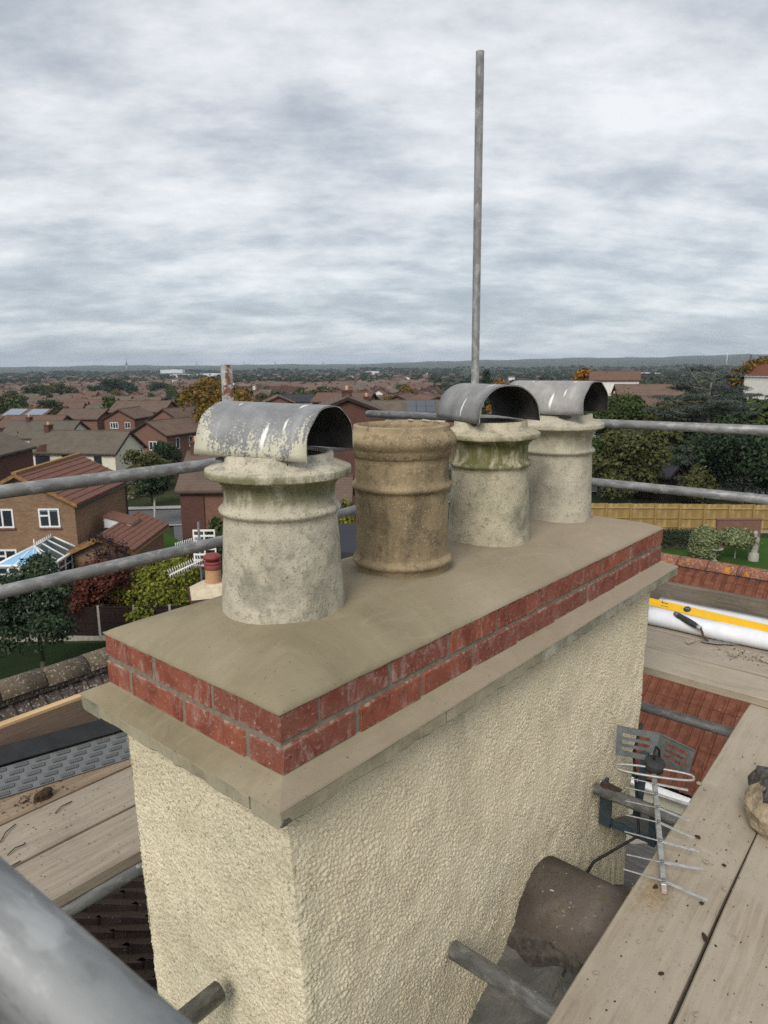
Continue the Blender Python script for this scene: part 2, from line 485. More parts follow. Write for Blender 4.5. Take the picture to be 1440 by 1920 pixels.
# flaking paint on weathered sheet metal
def sheet(name, paint, amount, base):
    t = NT(name, 0.55, 0.25, 0.4)
    o = t.xyz()
    a = t.noise(16, 5, 0.65); st = t.noise(34, 6, 0.78, t.map(scale=(1.0, 0.30, 0.22)), 0.3); fine = t.noise(220, 3, 0.7)
    c = t.ramp(a, [(0.3, tuple(x * 0.72 for x in base)), (0.7, tuple(x * 1.25 for x in base))])
    c = t.mix(t.math('MULTIPLY', t.step(fine, 0.55, 0.7), 0.4), c, (0.42, 0.42, 0.40))
    scr = t.noise(60, 5, 0.7, t.map(scale=(1, 0.2, 0.2), rot=(0, 0.5, 0)))
    c = t.mix(t.math('MULTIPLY', t.step(scr, 0.55, 0.7), 0.35), c, tuple(x * 1.7 for x in base))
    if amount:
        hgt = t.math('ADD', t.math('MULTIPLY', o[2], -amount), t.math('MULTIPLY', t.step(t.math('ABSOLUTE', o[0]), 0.10, 0.15), 0.16))
        gr = t.noise(170, 4, 0.75)
        m = t.math('ADD', t.math('ADD', st, hgt), t.math('MULTIPLY', t.math('SUBTRACT', gr, 0.5), 0.9))
        m = t.step(m, 0.395, 0.46)
        c = t.mix(m, c, paint)
        t.rough(t.mix(m, 0.5, 0.8))
    dr = t.noise(22, 2, 0.5, t.map(scale=(1.6, 0.25, 0.25)))
    c = t.mix(t.math('MULTIPLY', t.step(dr, 0.66, 0.70), t.step(t.noise(9, 2), 0.50, 0.58)), c, (0.80, 0.80, 0.78))
    t.col(c); t.bump(fine, 0.25, 0.001); t.bump(st, 0.35, 0.001)
    M[name] = t.mat
sheet('painted_cowl', (0.60, 0.575, 0.455), 3.0, (0.235, 0.235, 0.24))
sheet('grey_cowl', (0.6, 0.58, 0.5), 0, (0.245, 0.24, 0.235))
sheet('pale_cowl', (0.6, 0.58, 0.5), 0, (0.32, 0.31, 0.295))
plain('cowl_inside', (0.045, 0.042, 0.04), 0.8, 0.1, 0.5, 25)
# galvanised tube
def galv(name, lo, hi, rust=0.0):
    t = NT(name, 0.6, 0.35, 0.4)
    v = t.map(scale=(1, 1, 0.25))
    a = t.noise(26, 5, 0.6, v); b = t.noise(150, 3, 0.6, t.map(scale=(1, 1, 0.2)))
    c = t.ramp(a, [(0.3, lo), (0.7, hi)])
    bl = t.noise(34, 4, 0.6, t.map(scale=(1, 1, 0.5)), 0.4)
    c = t.mix(t.math('MULTIPLY', t.step(bl, 0.52, 0.66), 0.55), c, tuple(min(1, x * 1.5) for x in hi))
    c = t.mix(t.math('MULTIPLY', t.step(bl, 0.46, 0.34), 0.45), c, tuple(x * 0.6 for x in lo))
    c = t.mix(t.math('MULTIPLY', t.step(b, 0.62, 0.72), 0.5), c, tuple(x * 0.5 for x in lo))
    c = t.mix(t.math('MULTIPLY', t.step(t.noise(38, 5, 0.7), 0.66, 0.70), 0.75), c, (0.50, 0.49, 0.46))
    if rust:
        r_ = t.step(t.noise(20, 6, 0.7), 0.62 - rust, 0.70 - rust)
        c = t.mix(r_, c, t.ramp(t.noise(60, 4), [(0.3, (0.07, 0.028, 0.016)), (0.7, (0.17, 0.065, 0.03))]))
        t.put(t.bs.inputs['Metallic'], t.mix(r_, 0.5, 0.0))
    t.col(c); t.rough(t.ramp(a, [(0.3, 0.48), (0.7, 0.68)])); t.bump(b, 0.15, 0.0008)
    M[name] = t.mat
galv('galvanised', (0.165, 0.167, 0.165), (0.29, 0.292, 0.287))
galv('galvanised_light', (0.205, 0.212, 0.212), (0.345, 0.352, 0.350))
galv('galvanised_dark', (0.115, 0.118, 0.115), (0.22, 0.222, 0.215))
galv('rusty_tube', (0.24, 0.235, 0.225), (0.40, 0.39, 0.37), 0.10)
galv('pole_steel', (0.15, 0.15, 0.145), (0.26, 0.26, 0.25))
# scaffold boards (grain along local x)
def wood(name, cols, dust, grain=0.4):
    t = NT(name, 0.9, spec=0.15)
    rd = t.rand(); v = t.map(shift=rd, scale=(0.06, 1, 1)); o = t.map(shift=rd)
    g = t.noise(70, 7, 0.7, v, 0.6); k = t.noise(5, 5, 0.6, o); d = t.noise(3.0, 6, 0.65, o); sp = t.noise(110, 3, 0.7, o)
    c = t.ramp(g, [(0.25, cols[0]), (0.5, cols[1]), (0.75, cols[2])])
    c = t.mix(t.math('MULTIPLY', t.step(k, 0.5, 0.72), 0.4), c, cols[0])
    if dust: c = t.mix(t.math('MULTIPLY', t.step(d, 0.36, 0.62), dust), c, (0.40, 0.35, 0.275))
    c = t.mix(t.math('MULTIPLY', t.step(sp, 0.64, 0.72), 0.6), c, tuple(x * 0.35 for x in cols[0]))
    dk = t.noise(2.2, 4, 0.6, t.map(shift=rd, scale=(0.6, 1, 1)))
    c = t.mix(t.math('MULTIPLY', t.step(dk, 0.54, 0.70), 0.42), c, (0.19, 0.14, 0.10))
    crk = t.noise(24, 3, 0.6, t.map(shift=rd, scale=(0.025, 1, 1)))
    c = t.mix(t.math('MULTIPLY', t.step(crk, 0.655, 0.68), 0.55), c, (0.09, 0.07, 0.05))
    wht = t.noise(7, 6, 0.75, o)
    c = t.mix(t.math('MULTIPLY', t.step(wht, 0.60, 0.70), 0.30), c, (0.52, 0.47, 0.40))
    t.col(c); t.bump(g, grain, 0.003)
    M[name] = t.mat
wood('dusty_board', ((0.235, 0.19, 0.14), (0.345, 0.29, 0.22), (0.445, 0.385, 0.305)), 0.70, 0.3)
wood('grey_board', ((0.20, 0.165, 0.13), (0.32, 0.27, 0.215), (0.42, 0.365, 0.30)), 0.35)
wood('brown_board', ((0.17, 0.115, 0.075), (0.27, 0.20, 0.14), (0.37, 0.29, 0.215)), 0.2)
wood('dark_board', ((0.075, 0.062, 0.048), (0.13, 0.11, 0.085), (0.20, 0.17, 0.135)), 0.12)
wood('plywood', ((0.16, 0.105, 0.08), (0.23, 0.165, 0.125), (0.29, 0.215, 0.17)), 0.0, 0.2)
wood('new_pine', ((0.46, 0.29, 0.14), (0.60, 0.41, 0.22), (0.68, 0.49, 0.28)), 0.0, 0.2)
# roof tiles
def tile_mat(name, cols, lichen=0.0, lich_c=(0.55, 0.54, 0.48), moss=0.0, orange=0.0):
    t = NT(name, 0.9, spec=0.2)
    rd = t.rand(); v = t.map(shift=rd)
    a = t.noise(9, 5, 0.6, v); b = t.noise(90, 4, 0.7, v)
    c = t.ramp(a, [(0.3, cols[0]), (0.55, cols[1]), (0.75, cols[2])])
    c = t.mix(t.math('MULTIPLY', rd, 0.35), c, cols[0])
    c = t.mix(t.math('MULTIPLY', t.step(b, 0.55, 0.68), 0.45), c, tuple(x * 0.45 for x in cols[0]))
    if moss: c = t.mix(t.math('MULTIPLY', t.step(t.noise(16, 5, 0.7, v), 0.52, 0.62), moss), c, (0.10, 0.085, 0.03))
    if lichen:
        l1 = t.step(t.noise(34, 5, 0.75, v), 0.60 - lichen, 0.66 - lichen)
        c = t.mix(t.math('MULTIPLY', l1, 0.85), c, lich_c)
    c = t.mix(t.step(t.noise(60, 2, 0.5, v), 0.73, 0.76), c, (0.62, 0.61, 0.57))
    if orange: c = t.mix(t.step(t.noise(5, 5, 0.7, v), 0.60, 0.64), c, (0.50, 0.20, 0.02))
    t.col(c); t.bump(b, 0.4, 0.004)
    M[name] = t.mat
tile_mat('red_tile', ((0.115, 0.042, 0.026), (0.178, 0.067, 0.041), (0.225, 0.092, 0.058)))
tile_mat('red_ridge', ((0.18, 0.065, 0.042), (0.27, 0.105, 0.068), (0.33, 0.14, 0.09)), 0.06, (0.42, 0.33, 0.26), 0.5, 1.0)
tile_mat('dark_tile', ((0.034, 0.023, 0.020), (0.060, 0.041, 0.035), (0.092, 0.066, 0.056)), 0.0)
tile_mat('lichen_tile', ((0.060, 0.044, 0.038), (0.092, 0.070, 0.061), (0.13, 0.10, 0.088)), 0.035, (0.50, 0.50, 0.47), 0.35)
tile_mat('lichen_ridge', ((0.075, 0.055, 0.042), (0.125, 0.096, 0.072), (0.18, 0.145, 0.11)), 0.035, (0.40, 0.385, 0.32), 0.55)
tile_mat('brown_ridge', ((0.095, 0.076, 0.065), (0.145, 0.122, 0.105), (0.225, 0.195, 0.168)), -0.03, (0.4, 0.37, 0.32), 0.4)
t = NT('lead', 0.6, 0.2, 0.4)
a = t.noise(7, 6, 0.65, dist=0.8); b = t.noise(50, 4, 0.7)
c = t.ramp(a, [(0.3, (0.062, 0.062, 0.057)), (0.5, (0.115, 0.112, 0.10)), (0.7, (0.21, 0.195, 0.165))])
c = t.mix(t.math('MULTIPLY', t.step(b, 0.6, 0.72), 0.6), c, (0.24, 0.22, 0.18))
t.col(c); t.bump(a, 0.4, 0.01)
M['lead'] = t.mat
plain('black_rubber', (0.014, 0.014, 0.015), 0.6, var=0.4, scale=30)
plain('black_plastic', (0.022, 0.024, 0.027), 0.5, var=0.4, scale=14)
plain('grey_plastic', (0.15, 0.16, 0.168), 0.55, var=0.12, scale=14)
plain('slot_plastic', (0.075, 0.08, 0.085), 0.6, var=0.3, scale=60)
plain('white_plastic', (0.74, 0.76, 0.79), 0.5, var=0.07, scale=14)
plain('upvc_white', (0.80, 0.80, 0.79), 0.4, var=0.04, scale=3)
plain('cream_paint', (0.66, 0.62, 0.50), 0.7, var=0.08, scale=1.5)
plain('white_render', (0.66, 0.64, 0.57), 0.85, var=0.1, scale=1.5)
plain('yellow_paint', (0.72, 0.41, 0.015), 0.4, var=0.06, scale=20)
plain('alu', (0.38, 0.38, 0.37), 0.5, 0.45, var=0.25, scale=60)
plain('alu_dark', (0.15, 0.16, 0.165), 0.5, 0.5, var=0.25, scale=40)
plain('steel_blue', (0.055, 0.075, 0.09), 0.55, 0.3, var=0.4, scale=30)
plain('blade_steel', (0.42, 0.40, 0.36), 0.4, 0.6, var=0.3, scale=40)
plain('rust', (0.10, 0.055, 0.03), 0.9, var=0.4, scale=60)
plain('grip', (0.035, 0.035, 0.036), 0.7, var=0.3, scale=60)
plain('glass_green', (0.09, 0.13, 0.14), 0.5, var=0.1, scale=20)
t = NT('stone_rubble', 0.95)
a = t.noise(9, 5, 0.6); z = t.xyz()[2]
c = t.ramp(t.noise(30, 5, 0.7), [(0.3, (0.16, 0.13, 0.095)), (0.52, (0.36, 0.29, 0.20)), (0.66, (0.44, 0.36, 0.26)), (0.75, (0.18, 0.16, 0.135))])
t.col(c); t.bump(t.noise(45, 5, 0.7), 0.7, 0.01)
M['stone_rubble'] = t.mat
plain('dark_mortar', (0.085, 0.08, 0.075), 0.97, var=0.6, scale=60, bump=0.02)
plain('bedding', (0.075, 0.065, 0.055), 0.97, var=0.6, scale=45, bump=0.012)
plain('crumb', (0.34, 0.29, 0.225), 0.95, var=0.3, scale=40, bump=0.004)
plain('sand', (0.40, 0.28, 0.15), 0.95, var=0.3, scale=80)
plain('soil', (0.05, 0.033, 0.022), 0.97, var=0.5, scale=60)

# ---- background materials
def brickwall(name, c1, c2, mortar):
    t = NT(name, 0.93, spec=0.15)
    o = t.xyz()
    cb = t.n.new('ShaderNodeCombineXYZ'); t.L(t.math('ADD', o[0], o[1]), cb.inputs[0]); t.L(o[2], cb.inputs[1])
    b = t.n.new('ShaderNodeTexBrick'); t.L(cb.outputs[0], b.inputs['Vector'])
    b.inputs['Scale'].default_value = 1.0; b.inputs['Brick Width'].default_value = 0.225; b.inputs['Row Height'].default_value = 0.075
    b.inputs['Mortar Size'].default_value = 0.006; b.inputs['Bias'].default_value = 0.0
    b.inputs['Color1'].default_value = (*c1, 1); b.inputs['Color2'].default_value = (*c2, 1); b.inputs['Mortar'].default_value = (*mortar, 1)
    n = t.noise(0.9, 5, 0.65)
    c = t.mix(t.math('MULTIPLY', t.step(n, 0.45, 0.75), 0.35), b.outputs['Color'], tuple(x * 0.6 for x in c1))
    rd = t.rand()
    c = t.mix(t.math('MULTIPLY', rd, 0.25), c, tuple(x * 0.7 for x in c2))
    t.col(c)
    M[name] = t.mat
brickwall('buff_brickwork', (0.275, 0.165, 0.098), (0.185, 0.108, 0.066), (0.28, 0.225, 0.16))
brickwall('red_brickwork', (0.225, 0.112, 0.082), (0.172, 0.086, 0.064), (0.21, 0.155, 0.125))
brickwall('dark_brickwork', (0.13, 0.058, 0.045), (0.10, 0.046, 0.038), (0.13, 0.09, 0.075))
def rooft(name, c, line=0.5, gauge=0.30):
    t = NT(name, 0.92, spec=0.2)
    o = t.xyz()
    a = t.noise(1.1, 5, 0.65); b = t.noise(9, 4, 0.7)
    rd = t.rand()
    c0 = t.mix(rd, c, (c[0] * 0.78, c[1] * 0.85, c[2] * 0.92))
    k = t.mix(t.step(a, 0.4, 0.72), c0, tuple(x * 0.68 for x in c))
    k = t.mix(t.math('MULTIPLY', t.step(b, 0.5, 0.7), 0.35), k, tuple(min(1, x * 1.35) for x in c))
    saw = t.math('FRACT', t.math('DIVIDE', o[2], gauge * 0.55))
    k = t.mix(t.math('MULTIPLY', t.step(saw, 0.22, 0.06), line), k, tuple(x * 0.42 for x in c))
    t.col(k)
    M[name] = t.mat
rooft('brown_roof', (0.160, 0.108, 0.082))
rooft('red_brown_roof', (0.172, 0.099, 0.073))
rooft('grey_brown_roof', (0.146, 0.118, 0.090))
rooft('slate_roof', (0.045, 0.046, 0.055), 0.2)
t = NT('course_tile', 0.92)
t.col(t.ramp(t.noise(3, 5, 0.65), [(0.3, (0.13, 0.058, 0.042)), (0.7, (0.20, 0.094, 0.068))])); M['course_tile'] = t.mat
plain('ochre_ridge', (0.26, 0.145, 0.055), 0.9, var=0.4, scale=6)
plain('bargeboard', (0.035, 0.022, 0.018), 0.8)
plain('white_wall', (0.70, 0.68, 0.62), 0.9, var=0.08, scale=1.5)
plain('stone_post', (0.33, 0.31, 0.265), 0.9, var=0.2, scale=6)
plain('fence_dark', (0.020, 0.011, 0.009), 0.9, var=0.4, scale=12)
t = NT('fence_new', 0.9, spec=0.15)
rd = t.geo_random()
t.col(t.mix(t.step(t.noise(0.9, 4, 0.6), 0.4, 0.7), t.ramp(rd, [(0.0, (0.27, 0.175, 0.065)), (0.5, (0.36, 0.245, 0.095)), (1.0, (0.44, 0.32, 0.15))]), (0.26, 0.17, 0.07)))
M['fence_new'] = t.mat
t = NT('window_glass', 0.06, spec=0.6)
t.col((0.025, 0.032, 0.042)); M['window_glass'] = t.mat
t = NT('blind_glass', 0.15, spec=0.6)
t.col(t.ramp(t.xyz()[2], [(0.0, (0.03, 0.04, 0.05)), (0.35, (0.03, 0.04, 0.06)), (0.36, (0.12, 0.17, 0.27)), (1.0, (0.13, 0.19, 0.30))], 'CONSTANT')); M['blind_glass'] = t.mat
t = NT('roof_glass', 0.08, spec=0.8); t.col((0.045, 0.085, 0.095)); M['roof_glass'] = t.mat
t = NT('sky_reflection_glass', 0.12, spec=0.8); t.col((0.20, 0.42, 0.66)); M['sky_reflection_glass'] = t.mat  # sky reflection of the front facets put into the base colour
t = NT('solar', 0.12, spec=0.7); t.col((0.03, 0.035, 0.055)); M['solar'] = t.mat
t = NT('solar_pale', 0.2, spec=0.8); t.col((0.20, 0.23, 0.30)); M['solar_pale'] = t.mat
plain('terracotta', (0.50, 0.29, 0.16), 0.8, var=0.12, scale=20)
plain('red_cap', (0.21, 0.045, 0.045), 0.6, var=0.25, scale=20)
plain('pale_flaunch', (0.55, 0.47, 0.34), 0.9, var=0.2, scale=9)
plain('bark', (0.075, 0.06, 0.045), 0.95, var=0.4, scale=4)
plain('pale_bark', (0.42, 0.40, 0.35), 0.9, var=0.2, scale=4)
plain('grey_bark', (0.20, 0.19, 0.165), 0.9, var=0.25, scale=4)
plain('tarmac', (0.105, 0.105, 0.108), 0.9, var=0.12, scale=0.7)
plain('kerb', (0.36, 0.35, 0.33), 0.9)
plain('far_metal', (0.60, 0.62, 0.64), 0.6)
plain('mast_grey', (0.20, 0.22, 0.24), 0.7)
plain('car_red', (0.40, 0.03, 0.035), 0.3, var=0.05, spec=0.5)
def grassm(name, a, b):
    t = NT(name, 0.95, spec=0.1)
    c = t.ramp(t.noise(0.5, 6, 0.7), [(0.3, a), (0.7, b)])
    c = t.mix(t.math('MULTIPLY', t.noise(6, 4, 0.7), 0.4), c, tuple(x * 0.6 for x in a))
    t.col(c); M[name] = t.mat
grassm('lawn', (0.030, 0.072, 0.012), (0.050, 0.105, 0.020))
grassm('lawn_shaded', (0.010, 0.020, 0.006), (0.017, 0.032, 0.009))  # darker lawn copy, the shade on the grass put into its colour
def leafm(name, d, m, l, sc=0.6):
    t = NT(name, 0.75, spec=0.15)
    r = t.geo_random(); n = t.noise(sc, 3, 0.6)
    f = t.math('ADD', t.math('MULTIPLY', r, 0.55), t.math('MULTIPLY', n, 0.55))
    c = t.ramp(f, [(0.22, d), (0.52, m), (0.82, l)])
    t.col(t.mix(t.math('MULTIPLY', t.rand(), 0.35), c, d))
    M[name] = t.mat
leafm('leaf_green', (0.022, 0.036, 0.010), (0.048, 0.070, 0.018), (0.085, 0.110, 0.030))
leafm('leaf_olive', (0.035, 0.040, 0.014), (0.070, 0.075, 0.026), (0.120, 0.120, 0.045))
leafm('leaf_dark', (0.012, 0.024, 0.012), (0.027, 0.046, 0.021), (0.052, 0.078, 0.036))
leafm('leaf_yellow', (0.075, 0.085, 0.012), (0.165, 0.180, 0.022), (0.29, 0.30, 0.045))
leafm('leaf_autumn', (0.055, 0.048, 0.010), (0.125, 0.092, 0.015), (0.26, 0.115, 0.012), 0.35)
leafm('leaf_orange', (0.13, 0.052, 0.010), (0.26, 0.105, 0.014), (0.36, 0.18, 0.02))
leafm('leaf_red', (0.040, 0.014, 0.012), (0.085, 0.024, 0.017), (0.15, 0.045, 0.026))
leafm('leaf_purple', (0.016, 0.009, 0.012), (0.034, 0.018, 0.022), (0.058, 0.034, 0.036))
leafm('leaf_cedar', (0.026, 0.034, 0.027), (0.062, 0.078, 0.064), (0.125, 0.145, 0.122), 0.5)
leafm('leaf_shrub', (0.014, 0.028, 0.014), (0.032, 0.055, 0.026), (0.085, 0.115, 0.065), 1.2)
leafm('leaf_variegated', (0.075, 0.095, 0.040), (0.180, 0.205, 0.095), (0.34, 0.36, 0.20), 2.0)
leafm('leaf_far', (0.022, 0.034, 0.020), (0.040, 0.054, 0.028), (0.072, 0.080, 0.036), 0.01)

# ------------------------------------------------------------------ terrain, roads, lawns
rad = np.concatenate([[0.0], np.geomspace(3, 11000, 110)])
az = np.radians(np.concatenate([np.arange(-180, -44, 4), np.arange(-44, 45, 0.5), np.arange(48, 181, 4)]))
RR, AA = np.meshgrid(rad, az, indexing='ij')
gx = CAM[0] + RR * (np.cos(AA) * FH[0] + np.sin(AA) * RH[0])
gy = CAM[1] + RR * (np.cos(AA) * FH[1] + np.sin(AA) * RH[1])
gz = ground(gx, gy)
nr, na = RR.shape
ii, jj = np.meshgrid(np.arange(nr - 1), np.arange(na - 1), indexing='ij')
q = np.stack([ii * na + jj, (ii + 1) * na + jj, (ii + 1) * na + jj + 1, ii * na + jj + 1], -1).reshape(-1, 4)
t = NT('ground_cover', 0.97, spec=0.05)
p = t.tc('Object')
big = t.noise(0.0022, 5, 0.6, p); mid = t.noise(0.012, 5, 0.65, p); sm = t.noise(0.12, 5, 0.7, p)
c = t.ramp(mid, [(0.35, (0.022, 0.036, 0.016)), (0.5, (0.040, 0.050, 0.022)), (0.62, (0.062, 0.066, 0.034)), (0.78, (0.085, 0.075, 0.046))])
c = t.mix(t.step(big, 0.50, 0.62), c, (0.026, 0.040, 0.022))
c = t.mix(t.math('MULTIPLY', t.step(sm, 0.45, 0.65), 0.45), c, (0.016, 0.024, 0.012))
t.col(c)
M['ground_cover'] = t.mat
obj('ground', mesh_np('ground', np.stack([gx, gy, gz], -1).reshape(-1, 3), q, t.mat, smooth=True), kind='structure')
def drape(name, pts, m, dz=0.06, kind='structure', **k):
    """polygon strip laid on the ground; pts = list of (left, right) uv pairs"""
    V = []
    for a, b in pts:
        for tt in np.linspace(0, 1, 5):
            u, v = a[0] + (b[0] - a[0]) * tt, a[1] + (b[1] - a[1]) * tt
            P = UV(u, v); P[2] = float(ground(P[0], P[1])) + dz; V.append(P)
    F = [(i * 5 + j, i * 5 + j + 1, (i + 1) * 5 + j + 1, (i + 1) * 5 + j) for i in range(len(pts) - 1) for j in range(4)]
    return obj(name, mesh_np(name, V, F, M[m]), kind=kind, **k)
def up(px, v):            # lateral offset of a photo column at distance v, on the ground
    P = PV(px, 940, v); return float((P[:2] - CAM[:2]) @ RH)
drape('road', [((u, 66 + 0.02 * u), (u, 75.5 + 0.02 * u)) for u in np.arange(-60, 61, 3)], 'tarmac', 0.10)
drape('pavement', [((u, 75.6 + 0.02 * u), (u, 77.6 + 0.02 * u)) for u in np.arange(-60, 61, 3)], 'kerb', 0.2)
drape('kerb_line', [((u, 65.6 + 0.02 * u), (u, 66.1 + 0.02 * u)) for u in np.arange(-60, 61, 3)], 'kerb', 0.16)
drape('driveway', [((up(322, v), v), (up(322, v) + 3.6, v)) for v in np.arange(47, 66.2, 2)], 'tarmac', 0.12)
drape('front_lawn', [((up(243, v), v), (up(243, v) + 4.6 * math.sqrt(max(0.02, 1 - ((v - 54) / 10.5) ** 2)) - 0.2, v)) for v in np.arange(44, 65.0, 1.0)], 'lawn', 0.14)
drape('back_lawn', [((up(900, v), v), (up(1640, v), v)) for v in np.arange(30, 46, 2)], 'lawn', 0.1)
drape('shady_lawn', [((-24, v), (-6, v)) for v in np.arange(22, 34.5, 1.5)], 'lawn_shaded', 0.1)

# ------------------------------------------------------------------ trees
def leaves(lobes, n, size, inner=0.30, up_bias=0.35, aspect=0.6, droop=0.0):
    lob = np.array(lobes, float)
    wgt = (lob[:, 3] * lob[:, 4] * lob[:, 5]) ** (2 / 3.0); wgt /= wgt.sum()
    k = rng.choice(len(lob), n, p=wgt)
    d = rng.normal(size=(n, 3)); d /= np.linalg.norm(d, axis=1)[:, None]
    d[:, 2] = np.where((d[:, 2] < -0.3) & (rng.random(n) < 0.6), -d[:, 2], d[:, 2])
    r = 1 - np.abs(rng.normal(size=n)) * inner
    r = np.clip(r, 0.1, 1.0) * (1 + np.abs(rng.normal(size=n)) * 0.13 - 0.04)
    P = lob[k, :3] + d * r[:, None] * lob[k, 3:6]
    nrm = d + rng.normal(size=(n, 3)) * 0.75; nrm[:, 2] += up_bias
    nrm /= np.linalg.norm(nrm, axis=1)[:, None]
    a = np.cross(nrm, rng.normal(size=(n, 3))); a /= np.linalg.norm(a, axis=1)[:, None]
    a[:, 2] -= droop; a /= np.linalg.norm(a, axis=1)[:, None]
    b = np.cross(nrm, a); b /= np.maximum(np.linalg.norm(b, axis=1), 1e-6)[:, None]
    s = size * (0.45 + 1.25 * rng.random(n) ** 1.6)[:, None]
    V = np.stack([P - a * s, P - b * s * aspect, P + a * s, P + b * s * aspect], 1).reshape(-1, 3)
    F = np.arange(4 * n).reshape(n, 4)
    return V, F
def lobes_round(w, h, z0, n=14, flat=1.0):
    L_ = [(0, 0, z0 + h * 0.5, w * 0.34, w * 0.34, h * 0.42)]
    for i in range(n):
        a = rng.uniform(0, 2 * math.pi); zz = rng.uniform(0.18, 0.88)
        rr = w * 0.5 * math.sqrt(max(0.05, 1 - ((zz - 0.45) / 0.62) ** 2)) * rng.uniform(0.45, 0.80)
        s = w * rng.uniform(0.09, 0.22)
        L_.append((rr * math.cos(a), rr * math.sin(a), z0 + h * zz, s, s, s * 0.8 * flat))
    return L_
def limbs(mb, h, r, n, z0, spread, zt, m=0):
    mb.tube((0, 0, -0.3), (0.03 * h, 0.0, z0), r, 8, m, r * 0.75)
    mb.tube((0.03 * h, 0, z0), (0.0, 0.02 * h, zt), r * 0.75, 8, m, r * 0.15)
    for i in range(n):
        a = rng.uniform(0, 2 * math.pi); z_ = z0 + (zt - z0) * rng.uniform(0.0, 0.75)
        e = (spread * math.cos(a), spread * math.sin(a), z_ + spread * rng.uniform(0.3, 0.8))
        mb.tube((0.02 * h, 0, z_), e, r * 0.35, 6, m, r * 0.08)
    return mb
def tree(name, P, w, h, leaf, label, bark='bark', nl=6000, size=0.14, trunk=0.3, group=None, cat='tree', lob=None, clumps=16, flat=1.0, rz=0.0, parts=('trunk', 'crown'), **kw):
    """broad-leaved tree or shrub: h total height, trunk = bare fraction"""
    e_ = empty(name, P, rz, label, cat, group)
    z0 = h * trunk
    L_ = lob if lob is not None else lobes_round(w, h - z0, z0, clumps, flat)
    V, F = leaves(L_, nl, size, **kw)
    limbs(MB(), h, max(0.03, 0.022 * h), 7, max(0.15, z0), w * 0.34, h * 0.85).build(parts[0], M[bark], e_)
    obj(parts[1], mesh_np(parts[1], V, F, M[leaf]), e_)
    return e_
def gpt(px, v):
    P = PV(px, 900, v); P[2] = float(ground(P[0], P[1])); return P
def topz(px, py, v):
    return PV(px, py, v)[2]
def tree_px(name, px, top, wpx, v, leaf, label, **k):
    """tree whose crown is wpx photo pixels wide at column px, topping out at row top"""
    P = gpt(px, v); h = topz(px, top, v) - P[2]
    return tree(name, P, wpx / FPX * v * 1.02, h, leaf, label, **k)

# named near trees and shrubs
tree_px('small_tree', 284, 884, 74, 66, 'leaf_dark', 'small dark round tree with a white trunk on the front lawn', bark='pale_bark', nl=5000, size=0.13, trunk=0.50, clumps=10)
tree_px('shrub', 280, 838, 105, 78, 'leaf_olive', 'wide olive green shrub in front of the white gable, above the scaffold rail', nl=6000, size=0.15, trunk=0.08, cat='shrub', parts=('stem', 'foliage'))
tree_px('hedge_shrub', 312, 826, 78, 96, 'leaf_dark', 'dark evergreen shrub before the brick house with a bay window', nl=5000, size=0.18, trunk=0.05, cat='shrub', parts=('stem', 'foliage'))
tree_px('garden_tree', 40, 812, 36, 80, 'leaf_yellow', 'bright green young tree between the dark roof and the cream house', nl=2500, size=0.16, trunk=0.2)
tree_px('garden_tree', 112, 762, 34, 150, 'leaf_green', 'green tree behind the grey roof with solar panels', nl=2500, size=0.3, trunk=0.2)
tree_px('autumn_tree', 432, 709, 185, 118, 'leaf_autumn', 'large tree turning yellow and orange behind the painted cowl', nl=17000, size=0.24, trunk=0.12, clumps=34)
tree_px('dark_shrub', 34, 1040, 165, 29, 'leaf_shrub', 'tall dark green leafy shrub by the dark fence, lower left', nl=16000, size=0.075, trunk=0.16, clumps=24, cat='shrub', parts=('stem', 'foliage'))
tree_px('purple_shrub', 190, 992, 120, 38, 'leaf_purple', 'bare looking purple shrub beside the garage roof', nl=4500, size=0.07, trunk=0.1, inner=0.6, cat='shrub', parts=('stem', 'foliage'))
tree_px('red_maple', 170, 1038, 140, 36, 'leaf_red', 'dark red maple bush behind the lower scaffold rail', nl=9000, size=0.085, trunk=0.1, cat='shrub', parts=('stem', 'foliage'))
tree_px('laurel_bush', 282, 1062, 200, 36.5, 'leaf_yellow', 'yellow green laurel bush behind the dark fence', nl=13000, size=0.085, trunk=0.05, clumps=22, cat='shrub', parts=('stem', 'foliage'))
tree_px('garden_shrub', 400, 962, 60, 44, 'leaf_green', 'green shrub against the red brick wall, left of the nearest pot', nl=4000, size=0.11, trunk=0.05, cat='shrub', parts=('stem', 'foliage'))
tree_px('golden_shrub', 646, 925, 44, 46, 'leaf_yellow', 'golden shrub seen in the gap between the first two pots, above the rail', nl=2500, size=0.11, trunk=0.05, cat='shrub', parts=('stem', 'foliage'))
tree_px('golden_shrub', 652, 976, 46, 38, 'leaf_yellow', 'golden shrub seen in the gap between the first two pots, below the rail', nl=2500, size=0.10, trunk=0.05, cat='shrub', parts=('stem', 'foliage'))
tree_px('apple_tree', 1180, 798, 150, 57, 'leaf_olive', 'olive green garden tree right of the last pot, behind the new fence', nl=12000, size=0.15, trunk=0.10, clumps=24)
tree_px('dark_tree', 1395, 792, 200, 60, 'leaf_dark', 'dense dark tree at the right edge behind the new fence', nl=16000, size=0.15, trunk=0.05, clumps=26)
tree_px('ivy_bush', 1290, 828, 120, 64, 'leaf_dark', 'dark thicket around the garden shed', nl=8000, size=0.16, trunk=0.05, clumps=18)
tree_px('brown_shrub', 1310, 872, 80, 58, 'leaf_olive', 'brownish scrubby bush between the shed and the dark tree', nl=4000, size=0.12, trunk=0.05, cat='shrub', parts=('stem', 'foliage'))
tree_px('tall_tree', 1160, 728, 120, 100, 'leaf_green', 'mid green tree just right of the farthest cowl', nl=9000, size=0.22, trunk=0.1)
